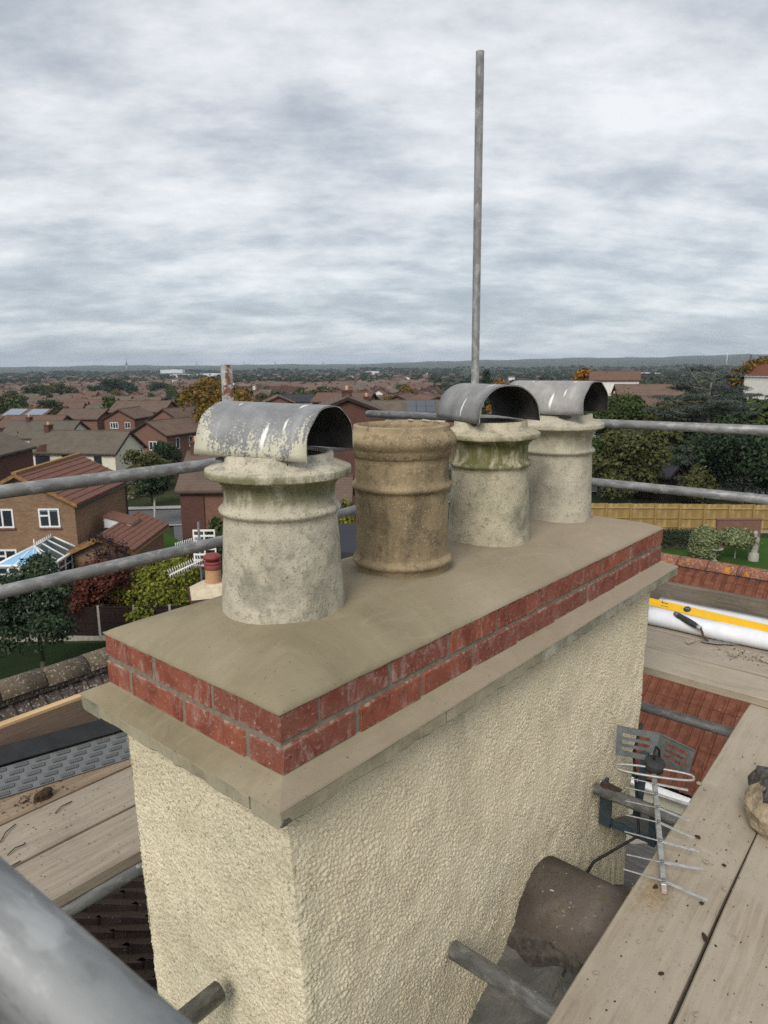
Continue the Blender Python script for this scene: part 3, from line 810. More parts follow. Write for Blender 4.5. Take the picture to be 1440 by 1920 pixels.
tree_px('tall_tree', 1235, 742, 90, 92, 'leaf_olive', 'yellowish green tree left of the cedar', nl=7000, size=0.20, trunk=0.1)
tree_px('orange_tree', 1092, 688, 70, 175, 'leaf_orange', 'orange autumn tree behind the farthest cowl', nl=5000, size=0.35, trunk=0.15)
tree_px('orange_tree', 932, 704, 44, 190, 'leaf_orange', 'small rusty orange tree right of the tall steel pole', nl=3000, size=0.35, trunk=0.15)
tree_px('russet_tree', 1390, 664, 80, 150, 'leaf_autumn', 'russet tree beyond the cedar at the right edge', nl=5000, size=0.30, trunk=0.15)
tree_px('conifer', 908, 680, 30, 210, 'leaf_dark', 'dark pointed tree standing right of the tall steel pole', nl=3000, size=0.35, trunk=0.05, lob=[(0, 0, 3 + i * 2.4, 3.6 - i * 0.5, 3.6 - i * 0.5, 2.2) for i in range(6)])
# clipped hedge, variegated bush and standard on the right lawn
P = gpt(1262, 41); hedge = empty('clipped_hedge', P, TH, 'long dark clipped hedge along the lawn, right of the brick corner', 'hedge')
V, F = leaves([(x, 0, 0.55 + 0.02 * random.random(), 0.5, 0.42, 0.72) for x in np.arange(-4, 1.6, 0.35)], 14000, 0.05)
V[:, 2] = np.minimum(V[:, 2], 1.18 + 0.03 * rng.random(len(V)))
MB().b2((-4.0, -0.2, 0), (1.5, 0.2, 0.9)).build('stem', M['bark'], hedge)
obj('foliage', mesh_np('foliage', V, F, M['leaf_dark']), hedge)
P = gpt(1332, 38.5); hh = topz(1332, 990, 38.5) - P[2]
tree('clipped_bush', P, 1.6, hh, 'leaf_variegated', 'pale variegated clipped bush on the right lawn', nl=9000, size=0.055, trunk=0.02, cat='shrub', parts=('stem', 'foliage'),
     lob=[(0, 0, hh * 0.5, 0.76, 0.76, hh * 0.5), (0, 0, hh * 0.3, 0.74, 0.74, hh * 0.3), (0, 0, hh * 0.72, 0.66, 0.66, hh * 0.28)], inner=0.12)
P = gpt(1391, 38.5); hh = topz(1391, 992, 38.5) - P[2]
tree('standard_tree', P, 2.1, hh, 'leaf_variegated', 'standard bay tree with a bare stem and a domed top', bark='pale_bark', nl=6000, size=0.07, trunk=0.5, cat='tree',
     lob=[(0, 0, hh * 0.72, 1.02, 1.02, hh * 0.28)] + [(0.6 * math.cos(a), 0.6 * math.sin(a), hh * 0.66, 0.48, 0.48, hh * 0.2) for a in np.arange(0, 6, 1)], inner=0.25)
# cedar: tiers of flat pads on long limbs
P = gpt(1318, 78); ch = topz(1318, 684, 78) - P[2]
ced = empty('cedar_tree', P, 0, 'large grey green cedar with layered branches behind the right rails', 'tree')
mb = MB(); mb.tube((0, 0, -0.4), (0.2, 0.1, ch * 0.55), 0.42, 10, 0, 0.28).tube((0.2, 0.1, ch * 0.55), (0.5, 0, ch * 0.98), 0.28, 8, 0, 0.05)
pads = []
for i in range(34):
    zz = ch * rng.uniform(0.22, 0.97); a = rng.uniform(0, 2 * math.pi)
    reach = (8.4 - 5.6 * (zz / ch) ** 1.5) * rng.uniform(0.65, 1.1)
    e_ = np.array([reach * math.cos(a), reach * math.sin(a), zz + 0.12 * reach])
    mb.tube((0.3, 0.05, zz - 0.3), tuple(e_), 0.12, 6, 0, 0.03)
    for k_ in range(6):
        f_ = rng.uniform(0.35, 1.05); s_ = rng.uniform(0.7, 1.5)
        pads.append((e_[0] * f_ + rng.normal() * 0.5, e_[1] * f_ + rng.normal() * 0.5, zz + 0.12 * reach * f_ + 0.1, s_, s_, 0.22))
for i in range(3):
    a = rng.uniform(0, 6.28)
    mb.tube((0.3, 0, ch * 0.7), (3.2 * math.cos(a), 3.2 * math.sin(a), ch * (0.95 + 0.04 * i)), 0.07, 6, 0, 0.02)
mb.build('trunk', M['grey_bark'], ced)
V, F = leaves(pads, 38000, 0.17, inner=0.45, up_bias=0.8, aspect=0.20, droop=0.35)
obj('crown', mesh_np('crown', V, F, M['leaf_cedar']), ced)
P = gpt(1292, 62); spr = empty('weeping_cedar', P, 0, 'small drooping grey cedar beside the garden shed', 'tree')
hh = topz(1292, 838, 62) - P[2]
MB().tube((0, 0, -0.2), (0.1, 0, hh), 0.12, 8, 0, 0.03).build('trunk', M['grey_bark'], spr)
pads = [(rng.normal() * 0.9, rng.normal() * 0.9, hh * rng.uniform(0.45, 1.0), 0.7, 0.7, 0.25) for _ in range(26)]
V, F = leaves(pads, 5000, 0.14, 0.4, 0.7, 0.25, 0.5)
obj('crown', mesh_np('crown', V, F, M['leaf_cedar']), spr)
# a fallen pale branch
P = gpt(1300, 60)
MB().path([P + np.array([0, 0, 0.1]), PV(1285, 900, 60), PV(1308, 882, 60), PV(1325, 874, 60)], 0.06, 6).build('fallen_branch', M['pale_bark'], label='pale bare branch leaning up by the garden shed', cat='branch')

# ------------------------------------------------------------------ houses
def win_mesh(w_, h_, bar=0.07, split=1, top=0.0):
    mb = MB()
    y0, y1 = -0.05, 0.03
    for a, b in (((-w_/2, y0, -h_/2), (-w_/2+bar, y1, h_/2)), ((w_/2-bar, y0, -h_/2), (w_/2, y1, h_/2)),
                 ((-w_/2+bar, y0, -h_/2), (w_/2-bar, y1, -h_/2+bar)), ((-w_/2+bar, y0, h_/2-bar), (w_/2-bar, y1, h_/2))):
        mb.b2(a, b)
    for k in range(split):
        x = -w_/2 + w_ * (k + 1) / (split + 1)
        mb.b2((x - bar/2, y0 + .005, -h_/2 + bar), (x + bar/2, y1, h_/2 - bar))
    if top:
        xr = (-w_/2 + w_/(split + 1) - bar/2) if split else w_/2 - bar
        mb.b2((-w_/2 + bar, y0 + .004, h_/2 - top - bar/2), (xr, y1, h_/2 - top + bar/2))
    return mb.mesh('window', M['upvc_white'])
WM = {}
def window(parent, c, ang, w_, h_, split=1, top=0.0, glass='window_glass', frame=None):
    key = (round(w_, 2), round(h_, 2), split, top, frame)
    if key not in WM:
        me = win_mesh(w_, h_, 0.09 if w_ > 1 else 0.06, split, top)
        if frame:
            me.materials[0] = M[frame]
        WM[key] = (me, {})
    me, gl = WM[key]
    if glass not in gl:
        gl[glass] = MB().b2((-w_/2 + .03, -0.012, -h_/2 + .03), (w_/2 - .03, 0.02, h_/2 - .03)).mesh('pane', M[glass])
    o = obj('window', me, parent, c, (0, 0, ang))
    obj('pane', gl[glass], o)
    return o
def wall_mesh(w_, l_, he, hr, m):
    mb = MB()
    P = [(-w_/2, 0, -1.5), (w_/2, 0, -1.5), (w_/2, 0, he), (0, 0, hr), (-w_/2, 0, he)]
    mb.prism(P, (0, l_, 0))
    return mb.mesh('wall', M[m])
def roof_mesh(w_, l_, he, hr, m, ov=0.3, th=0.14, barge='bargeboard', lift=0.05):
    mb = MB()
    k = (hr - he) / (w_ / 2)
    for s in (-1, 1):
        xo = s * (w_/2 + ov); zo = he - k * ov + lift
        P = [(0, -ov, hr + lift), (xo, -ov, zo), (xo, -ov, zo + th), (0, -ov, hr + lift + th)]
        if s < 0: P = P[::-1]
        mb.prism(P, (0, l_ + 2 * ov, 0))
        # barge boards and gutters
        for yy in (-ov - 0.05, l_ + ov + 0.003):
            Q = [(0, yy, hr + lift - 0.14), (xo, yy, zo - 0.14), (xo, yy, zo + th * .8), (0, yy, hr + lift + th * .8)]
            if s < 0: Q = Q[::-1]
            mb.prism(Q, (0, 0.047, 0), 1)
        mb.b2((xo - 0.06 if s > 0 else xo - 0.062, -ov + 0.01, zo - 0.10), (xo + 0.062 if s > 0 else xo + 0.06, l_ + ov - 0.01, zo - 0.004), 1)
    mb.b2((-0.11, -ov - .01, hr + lift + th - 0.06), (0.11, l_ + ov + .01, hr + lift + th + 0.05))
    return mb.mesh('roof', [M[m], M[barge]])
def house(name, P, a, w_, l_, he, hr, wallm, roofm, label, cat='house', group=None, wins=(), barge='bargeboard', chim=None, ov=0.3, meshes=None):
    e_ = empty(name, P, TH + a, label, cat, group)
    wm, rm = meshes if meshes else (wall_mesh(w_, l_, he, hr, wallm), roof_mesh(w_, l_, he, hr, roofm, ov, barge=barge))
    obj('wall', wm, e_); rf = obj('roof', rm, e_)
    for face, s_, z_, ww, wh, *rest in wins:
        kw = rest[0] if rest else {}
        c, an = {'f': ((s_, -0.01, z_), 0), 'b': ((s_, l_ + 0.01, z_), math.pi), 'r': ((w_/2 + 0.01, s_, z_), math.pi/2), 'l': ((-w_/2 - 0.01, s_, z_), -math.pi/2)}[face]
        window(e_, c, an, ww, wh, **kw)
    if chim:
        x_, y_, top = chim
        MB().b2((x_ - 0.45, y_ - 0.3, hr - 1.4), (x_ + 0.45, y_ + 0.3, top)).b2((x_ - 0.52, y_ - 0.37, top), (x_ + 0.52, y_ + 0.37, top + 0.14)).lathe([(0.14, top + .14), (0.12, top + .5), (0.02, top + .5)], 10, 1, (x_, y_, 0)).build('chimney', [M['dark_brickwork'], M['terracotta']], rf)
    return e_
def base(px, v):
    P = gpt(px, v); return P
OCC = []         # ground already taken: u, v, radius
def occ(P, r): OCC.append((float((P[:2] - CAM[:2]) @ RH), float((P[:2] - CAM[:2]) @ FH), r))

# brick house with conservatory (left)
A = PV(26, 888, 40); E_ = PV(143, 949, 40)
ua, ue = [float((p[:2] - CAM[:2]) @ RH) for p in (A, E_)]
gb = float(ground(A[0], A[1]))
w1 = 2 * (ue - ua) - 0.5; he1 = E_[2] - gb + 0.12; hr1 = A[2] - gb - 0.18; l1 = 8.3
P1 = UV(ua, 40.3, gb)
h1 = empty('brick_house', P1, TH, 'buff brick house with white windows and a ribbed red brown roof, left edge', 'house'); occ(P1, 12)
obj('wall', wall_mesh(w1, l1, he1, hr1, 'buff_brickwork'), h1)
k1 = (hr1 - he1) / (w1 / 2); ov = 0.3
rf = MB()
for s in (-1, 1):
    xo = s * (w1/2 + ov); zo = he1 - k1 * ov + 0.03
    Pq = [(0, -ov, hr1 + .03), (xo, -ov, zo), (xo, -ov, zo + .08), (0, -ov, hr1 + .11)]
    rf.prism(Pq[::-1] if s < 0 else Pq, (0, l1 + 2 * ov, 0))
rfo = rf.build('roof', M['course_tile'], h1)
nc = 9; ang = math.atan(k1); sl = math.hypot(w1/2 + ov, (w1/2 + ov) * k1)
for s in (-1, 1):
    for i in range(nc):
        d0 = sl * (i + 0.5) / nc
        c_ = (s * d0 * math.cos(ang), l1/2, hr1 + .13 - d0 * math.sin(ang) + 0.02)
        o = MB().box((0, 0, 0), (sl / nc * 1.06, l1 + 2 * ov + .02, 0.05)).build('tile_course', M['course_tile'], rfo, loc=c_, rot=(0, s * (ang - 0.085), 0))
MB().b2((-0.14, -ov - .03, hr1 + .12), (0.14, l1 + ov + .03, hr1 + .26)).build('ridge', M['ochre_ridge'], rfo)
for s in (-1, 1):
    xo = s * (w1/2 + ov); Q = [(0, -ov - .06, hr1 - .04), (xo, -ov - .06, he1 - k1 * ov - .05), (xo, -ov - .06, he1 - k1 * ov + .14), (0, -ov - .06, hr1 + .17)]
    MB().prism(Q[::-1] if s < 0 else Q, (0, 0.055, 0)).build('bargeboard', M['ochre_ridge'], rfo)
    MB().tube((xo + .05 * s, -ov, he1 - k1 * ov - .05), (xo + .05 * s, l1 + ov, he1 - k1 * ov - .05), 0.06, 8).tube((w1/2 * s + .06 * s, l1 - .1, he1 - .2), (w1/2 * s + .06 * s, l1 - .1, -1), 0.045, 8).build('gutter', M['black_plastic'], rfo)
for (cx_, cy_, hp, wp, kw) in ((5, 972, 37, 43, dict(split=1)), (93, 971, 37, 40, dict(split=1, top=0.42, glass='blind_glass')), (12, 1046, 34, 44, dict(split=1, top=0.4))):
    W_ = PV(cx_, cy_, 40.3)
    o = window(h1, (float((W_[:2] - CAM[:2]) @ RH) - ua, -0.01, W_[2] - gb), 0, round(wp / FPX * 40.3, 2), round(hp / FPX * 40.3 * 1.0, 2), **kw)
    MB().b2((-wp / FPX * 20.2 - .06, -0.10, -hp / FPX * 20.2 - .09), (wp / FPX * 20.2 + .06, 0.02, -hp / FPX * 20.2 - .002)).build('sill', M['red_brickwork'], o)
# garage beside it
Pg = PV(212, 1010, 39.2); gg = float(ground(Pg[0], Pg[1]))
r_f = PV(184, 1006, 39.0); ug = float((r_f[:2] - CAM[:2]) @ RH)
eg = PV(247, 1040, 39.0)
wg = 2 * (float((eg[:2] - CAM[:2]) @ RH) - ug) - 0.4
house('garage', UV(ug, 39.3, gg), 0, wg, 6.2, eg[2] - gg + 0.15, r_f[2] - gg - 0.2, 'buff_brickwork', 'red_brown_roof', 'single storey garage with ribbed brown roof beside the buff brick house', 'garage', barge='ochre_ridge')
o_ = bpy.data.objects['garage']
kg = (r_f[2] - 0.2 - eg[2] - 0.15) / (wg / 2)
for i in range(6):
    d0 = (wg/2 + .3) / math.cos(math.atan(-kg)) * (i + .5) / 6; ag = math.atan(kg)
    MB().box((0, 0, 0), ((wg/2 + .3) / math.cos(ag) / 6 * 1.05, 6.85, 0.05)).build('tile_course', M['course_tile'], o_, loc=(d0 * math.cos(ag), 3.1, r_f[2] - gg - .2 + .23 - d0 * math.sin(ag)), rot=(0, ag - 0.07, 0))
D1 = PV(207, 985, 43)
MB().prism([(-0.8, 0, 0), (0.8, 0, 0), (0.8, 0, 0.15), (-0.8, 0, 0.62)], (0, 1.6, 0)).build('porch_box', M['upvc_white'], o_, loc=(-0.2, 3.2, r_f[2] - gg - .3))
MB().box((0, 0, 0), (1.8, 1.75, 0.07)).build('porch_roof', M['course_tile'], o_, loc=(-0.2, 4.0, r_f[2] - gg + .16), rot=(0, 0.29, 0))
# conservatory
c_fr = PV(95, 1062, 36.6); c_br = PV(143, 1030, 40.2); c_fl = PV(-8, 1066, 36.6); rb = PV(98, 1009, 40.2); rfz = PV(62, 1025, 37.9)
cv = empty('conservatory', UV(ua, 36.6, gb), TH, 'white framed conservatory with a glazed hipped roof against the buff brick house', 'conservatory')
loc = lambda p: Vector((float((p[:2] - CAM[:2]) @ RH) - ua, float((p[:2] - CAM[:2]) @ FH) - 36.6, p[2] - gb))
fr, br, rbk, rft = loc(c_fr), loc(c_br), loc(rb), loc(rfz)
xl = 2 * rft.x - fr.x; ez = (fr.z + br.z) / 2
fr = Vector((fr.x, 0, ez)); br = Vector((fr.x, 3.65, ez)); fl = Vector((xl, 0, ez)); bl = Vector((xl, 3.65, ez)); rz_ = (rbk.z + rft.z) / 2
ra = Vector((rft.x, 1.45, rz_)); rbv = Vector((rft.x, 3.65, rz_))
def pane(name, P, m): 
    mb = MB(); mb.prism(P, (0, 0, 0.03)); return mb.build(name, M[m], cv)
fb = MB()
bars = [(ra, rbv, .07), (fr, ra, .055), (fl, ra, .055), (fr, br, .08), (fl, bl, .08), (fl, fr, .08), (br, rbv, .05), (bl, rbv, .05)]
for i in range(1, 4):
    tt = i / 4
    bars.append((fr.lerp(br, tt), ra.lerp(rbv, max(0, (tt - .25) / .75)) if tt > .25 else fr.lerp(ra, 1) , .035))
    bars.append((fl.lerp(bl, tt), ra.lerp(rbv, max(0, (tt - .25) / .75)), .035))
for i in range(1, 3):
    bars.append((fl.lerp(fr, i / 3), ra, .035))
for a_, b_, r_ in bars: fb.tube(a_ + Vector((0, 0, .05)), b_ + Vector((0, 0, .05)), r_, 6)
fb.tube(ra, ra + Vector((0, 0, .42)), .03, 6)
for i in range(9):
    y_ = 1.55 + i * .24; fb.box((ra.x, y_, rz_ + .16), (.03, .12, .12))
fb.build('roof_frame', M['upvc_white'], cv)
for i in range(4):
    t0, t1 = i / 4, (i + 1) / 4
    g_ = lambda q: ra.lerp(rbv, max(0, (q - .25) / .75))
    pane('roof_pane', [fr.lerp(br, t0), fr.lerp(br, t1), g_(t1), g_(t0)] if i else [fr, fr.lerp(br, t1), ra], 'roof_glass')
    pane('roof_pane', ([fl.lerp(bl, t0), g_(t0), g_(t1), fl.lerp(bl, t1)] if i else [fl, ra, fl.lerp(bl, t1)]), 'roof_glass')
for i in range(3): pane('roof_pane', [fl.lerp(fr, i / 3), fl.lerp(fr, (i + 1) / 3), ra], 'sky_reflection_glass')
MB().b2((xl + .05, .05, 0), (fr.x - .05, 3.6, 0.7)).build('dwarf_wall', M['buff_brickwork'], cv)
for i in range(5):
    x_ = xl + .1 + (fr.x - xl - .2) * (i + .5) / 5
    window(cv, (x_, 0.06, (0.7 + ez) / 2), 0, round((fr.x - xl - .2) / 5, 2), round(ez - .74, 2), split=0, top=0.4)
for i in range(4):
    window(cv, (fr.x - .06, .45 + i * .9, (0.7 + ez) / 2), math.pi / 2, .9, round(ez - .74, 2), split=0, top=0.4)
# left edge dark roofed house
Eh = PV(66, 840, 70); Rh = PV(10, 812, 70)
ue_, ur_ = [float((p[:2] - CAM[:2]) @ RH) for p in (Eh, Rh)]
P = UV(ur_ - 0.6, 55, float(ground(*UV(ur_, 62)[:2])))
house('brick_house', P, 0, 2 * (ue_ - ur_) + 0.6, 15, Eh[2] - P[2] + .1, Rh[2] - P[2], 'dark_brickwork', 'grey_brown_roof', 'dark brick house with a grey brown roof cut by the left edge', chim=None); occ(P + np.array([*FH * 7, 0]), 10)
# cream house
P = base(248, 85.5); ez = PV(150, 847, 84)[2] - P[2]; rz2 = PV(150, 808, 88)[2] - P[2]
house('cream_house', P, R(79), 6.6, 11.6, ez, rz2, 'cream_paint', 'grey_brown_roof', 'long cream rendered house with a grey brown roof behind the buff brick house',
      wins=[('l', 2.2, ez - 1.15, 0.95, 1.5, dict(split=0, frame='bargeboard')), ('l', 9.4, ez - 1.0, 1.9, 1.2, dict(split=2, frame='bargeboard')), ('l', 6.0, ez - .9, 1.6, 1.2, dict(split=1, frame='bargeboard')), ('f', 0.8, ez - 1.0, 0.8, 1.1, dict(split=0, frame='bargeboard'))], chim=(0, 10.6, rz2 + .7)); occ(P + np.array([*(-RH * 6), 0]), 11)
ch_ = bpy.data.objects['cream_house']
MB().prism([(-3.55, 8.5, ez - .15), (-3.55, 10.3, ez - .15), (-3.55, 9.4, ez + .85)], (1.6, 0, 0)).build('dormer', M['dark_brickwork'], ch_)
# more houses of the first rows, each placed by where it stands
def hrow(px, v, a, w_, l_, eave, ridge, wallm, roofm, label, wins=(), chim=None, barge='bargeboard'):
    P = base(px, v); e0 = PV(px, eave, v)[2] - P[2]; r0 = PV(px, ridge, v)[2] - P[2]
    occ(P + np.array([*(FH * math.cos(a) - RH * math.sin(a)) * l_ / 2, 0]), max(w_, l_) * 0.62)
    ws = [(f, s, e0 + dz, *r) for f, s, dz, *r in wins]
    return house('brick_house', P, a, w_, l_, max(2.2, e0), max(3.6, r0), wallm, roofm, label, wins=ws, chim=(chim[0], chim[1], r0 + chim[2]) if chim else None, barge=barge)
dk = dict(split=1)
hrow(158, 108, R(82), 7.4, 10.6, 817, 791, 'white_render', 'grey_brown_roof', 'house with a grey brown roof and small white gable, just behind the cream house', chim=(0, 8, .6))
hrow(135, 124, R(84), 7.0, 10.5, 798, 780, 'red_brickwork', 'red_brown_roof', 'red brown roof peeping over the grey brown roof with the white gable')
hrow(233, 128, R(-6), 5.6, 8.5, 785, 769, 'red_brickwork', 'brown_roof', 'brick house whose gable with two white windows faces the scaffold', wins=[('f', -1.0, -1.2, 1.5, 1.1, dict(split=2)), ('f', 1.5, -1.2, 1.0, 1.1, dk)])
hrow(212, 140, R(80), 7.5, 9, 783, 768, 'red_brickwork', 'brown_roof', 'brown roofed house left of the two window gable')
hrow(284, 104, R(-26), 7.0, 8.6, 815, 792, 'red_brickwork', 'brown_roof', 'brick house with a wide gable and bay window before the dark evergreen shrub', wins=[('f', 1.2, -1.6, 2.2, 1.3, dict(split=2)), ('r', 2.2, -1.3, 0.7, 1.6, dict(split=0)), ('r', 5, -1.3, 0.7, 1.6, dict(split=0))])
hrow(316, 122, R(-30), 7.2, 9, 788, 768, 'red_brickwork', 'brown_roof', 'brick gable below the yellow tree, left of it')
hrow(330, 142, R(82), 7.5, 11, 770, 753, 'red_brickwork', 'brown_roof', 'long brown roof with dark gable end left of the yellow tree')
hrow(20, 132, R(60), 7, 9, 800, 783, 'red_brickwork', 'red_brown_roof', 'brick house with a brown gable at the left edge, behind the dark roof')
hrow(40, 118, R(15), 7, 9, 812, 795, 'red_brickwork', 'red_brown_roof', 'low brick house at the left edge with its gable turned right')
sh = hrow(112, 150, R(76), 8, 10, 782, 768, 'red_brickwork', 'brown_roof', 'house with two pale solar arrays on its brown roof')
def panels(ho, side, w_, l_, he, hr, y0, y1, d0, d1, mat):
    k = math.atan2(hr - he, w_ / 2); n = 0
    for yy in np.arange(y0, y1 - .9, 1.02):
        for dd in np.arange(d0, d1 - 1.2, 1.66):
            c_ = (side * (dd + .8) * math.cos(k), yy + .5, hr + .05 + .14 - (dd + .8) * math.sin(k) + .07)
            MB().cbox((0, 0, 0), (1.6, .98, .05), .008).build('solar_panel', M[mat], ho, loc=c_, rot=(0, side * k, 0))
P = sh.location; e0 = PV(112, 782, 150)[2] - P[2]; r0 = PV(112, 768, 150)[2] - P[2]
panels(sh, -1, 8, 10, e0, r0, 0.3, 4.6, .4, 4.2, 'solar_pale'); panels(sh, -1, 8, 10, e0, r0, 5.6, 9.6, .4, 4.2, 'solar_pale')
# brick house straight behind the first pot
P = base(470, 53); e0 = PV(380, 914, 50)[2] - P[2]; r0 = PV(380, 846, 54)[2] - P[2]
hx_ = house('brick_house', UV(up(520, 52), 52.5, P[2]), R(90), 7.0, (520 - 358) / FPX * 52, e0, r0, 'red_brickwork', 'brown_roof', 'red brick house with a brown tiled roof right behind the nearest pot', chim=(0, 5.9, r0 + .8)); occ(UV(up(450, 52), 52.5), 9)
MB().b2((-3.62, (520 - 400) / FPX * 52, -1), (-3.53, (520 - 358) / FPX * 52 - .003, e0 - .3)).build('pier', M['dark_brickwork'], hx_)
P = base(655, 60); e0 = PV(655, 776, 60)[2] - P[2]; r0 = PV(655, 748, 60)[2] - P[2]
house('brick_house', P, R(4), 6.2, 8.5, e0, r0, 'dark_brickwork', 'brown_roof', 'tall dark brick gable seen between the first cowl and the buff pot', chim=(0, 3, r0 + .5)); occ(P + np.array([*FH * 4, 0]), 8)
P = base(650, 54)
house('lean_to', UV(up(655, 53), 53, P[2]), R(90), 3.2, 3.4, PV(650, 930, 53)[2] - P[2], PV(650, 896, 53)[2] - P[2], 'red_brickwork', 'brown_roof', 'low brown lean-to roof in the gap between the first two pots', 'outbuilding')
P = base(830, 78); e0 = PV(760, 776, 78)[2] - P[2]; r0 = PV(760, 752, 80)[2] - P[2]
sh = house('solar_house', P, R(88), 7.5, 9.0, e0, r0, 'white_render', 'grey_brown_roof', 'white walled house with a dark solar array on its roof, behind the buff pot', wins=[('l', 7.9, e0 - .9, 0.8, 1.1, dict(split=0)), ('l', 6.2, e0 - .9, 1.2, 1.1, dk), ('l', 4.4, e0 - .9, 1.2, 1.1, dk)], chim=(0, 8.3, r0 + .5)); occ(P - np.array([*RH * 4, 0]), 9)
panels(sh, -1, 7.5, 9, e0, r0, 0.9, 4.2, .3, 3.8, 'solar')
hrow(820, 104, R(12), 7, 9, 762, 745, 'red_brickwork', 'red_brown_roof', 'brick gable just left of the third pot cowl')
hrow(745, 112, R(-14), 6.8, 9, 762, 742, 'red_brickwork', 'red_brown_roof', 'red brown gable above the solar roof, left of the third cowl')
hrow(700, 128, R(75), 7, 10, 752, 738, 'red_brickwork', 'red_brown_roof', 'red brown roof behind the buff pot, left of the solar roof')
hrow(592, 170, R(86), 7.5, 8.0, 752, 740, 'white_wall', 'slate_roof', 'white house with a black slate roof right of the yellow tree', wins=[('l', 2, -.9, 1.2, 1.2, dk), ('l', 5.5, -.9, 1.2, 1.2, dk)])
hrow(528, 150, R(10), 7, 9, 758, 744, 'red_brickwork', 'red_brown_roof', 'small brick gable at the right foot of the yellow tree')
hrow(625, 140, R(-8), 7.0, 9, 750, 738, 'red_brickwork', 'red_brown_roof', 'brick house with red brown roof right of the black slate roof')
hrow(900, 122, R(84), 7.5, 14, 760, 742, 'red_brickwork', 'red_brown_roof', 'long red brown roof behind the third cowl')
# houses among the trees on the right
hrow(1186, 165, R(72), 8, 10.5, 712, 697, 'white_wall', 'red_brown_roof', 'white gabled house with a red brown roof left of the cedar', wins=[('f', 0, -1.0, 1.2, 1.2, dk)])
hrow(1262, 130, R(80), 7.5, 11, 740, 722, 'red_brickwork', 'brown_roof', 'brown roofed house half hidden by the left side of the cedar')
hrow(1245, 108, R(78), 7.5, 10, 775, 745, 'red_brickwork', 'brown_roof', 'nearer brown roof between the farthest cowl and the cedar', chim=(0, 8, .4))
hrow(1462, 140, R(14), 5.5, 9, 704, 684, 'white_wall', 'red_tile', 'white house with a bright red roof at the right edge', wins=[('f', -1.2, -1, 1.1, 1.2, dk)], barge='upvc_white')
hrow(1396, 150, R(60), 7, 9, 738, 722, 'white_wall', 'slate_roof', 'pale house half hidden behind the cedar, near the right edge')
# garden shed
P = gpt(1268, 61)
sd_ = house('garden_shed', P, R(40), 2.6, 3.2, 2.2, 2.9, 'fence_dark', 'slate_roof', 'dark shed under the trees behind the new fence', 'shed', ov=.15)
P = gpt(1262, 66)
MB().prism([(0, 0, 1.9), (2.6, 0, 1.9), (2.6, 0, 2.0), (0, 0, 2.0)], (0, 2.2, .5)).b2((.1, .1, 0), (2.5, 2.1, 1.9)).build('tin_shed', M['alu_dark'], loc=P, rot=(0, 0, TH + .4), label='corrugated tin roof glinting among the trees above the dark shed', cat='shed')

# ------------------------------------------------------------------ fences and garden things
fn = empty('board_fence', UV(0, 0, 0), 0, 'new orange brown board fence across the lawn behind the right rail', 'fence')
fv = 46.0; x0, x1 = up(860, fv), up(1640, fv)
nb = int((x1 - x0) / 1.62)
for i in range(nb + 1):
    u_ = x0 + i * 1.62; P = UV(u_, fv + .12); g0 = float(ground(P[0], P[1]))
    MB().cbox((0, 0, .95), (.11, .11, 2.0), .01).build('post', M['fence_new'], fn, loc=Vector(P) + Vector((0, 0, g0)) - Vector(fn.location) + Vector(UV(0, 0)) * 0 , rot=(0, 0, TH))
    if i == nb: break
    mb = MB(); rl = MB()
    for k in range(15):
        mb.box((.1 + k * .105, .05 + .012 * (k % 2), 1.02 + rng.normal() * .006), (.112, .018, 1.75), (0, 0, .06))
    for zr in (.35, .95, 1.62): rl.box((.81, -.0, zr), (1.52, .05, .08))
    mb.build('board_panel', M['fence_new'], fn, loc=(P[0] - fn.location.x, P[1] - fn.location.y, g0), rot=(0, 0, TH))
    rl.build('rail', M['fence_new'], fn, loc=(P[0] - fn.location.x, P[1] - fn.location.y, g0), rot=(0, 0, TH))
    MB().b2((.06, -.02, .0), (1.56, .04, .16)).build('gravel_board', M['crumb'], fn, loc=(P[0] - fn.location.x, P[1] - fn.location.y, g0), rot=(0, 0, TH))
for ch in fn.children:
    if ch.name.startswith('post'):
        ch.location = Vector(ch.location)
for i, ch in enumerate([c for c in fn.children if c.name.startswith('post')]):
    P = UV(x0 + i * 1.62, fv + .0); ch.location = (P[0] - fn.location.x, P[1] - fn.location.y, float(ground(P[0], P[1])))
fd = empty('panel_fence', (0, 0, 0), 0, 'dark stained panel fence with pale concrete posts, lower left garden', 'fence')
us = np.arange(up(-40, 35), up(420, 35), 1.86)
for i, u_ in enumerate(us):
    v_ = 35.0 - 0.12 * (u_ - us[0]) * .5; P = UV(u_, v_); g0 = float(ground(P[0], P[1]))
    MB().cbox((0, 0, .9), (.12, .12, 1.95), .012).build('post', M['stone_post'], fd, loc=(P[0], P[1], g0), rot=(0, 0, TH))
    if i + 1 < len(us):
        rot = (0, 0, TH - .06)
        MB().b2((.065, -.03, .3), (1.79, .03, 1.78)).b2((.065, -.06, 1.78), (1.79, .06, 1.83)).b2((.065, -.055, .98), (1.79, .05, 1.03)).build('panel', M['fence_dark'], fd, loc=(P[0], P[1], g0), rot=rot)
        MB().b2((.065, -.03, 0), (1.79, .03, .298)).build('gravel_board', M['stone_post'], fd, loc=(P[0], P[1], g0), rot=rot)
P = gpt(1388, 41.2)
MB().b2((-1.1, 0, 0), (1.5, .22, 1.7)).b2((-1.15, -.04, 1.7), (1.55, .26, 1.78)).build('brick_wall', M['red_brickwork'], loc=P, rot=(0, 0, TH), label='low red brick garden wall behind the domed standard tree', cat='wall')
P = gpt(1352, 38); 
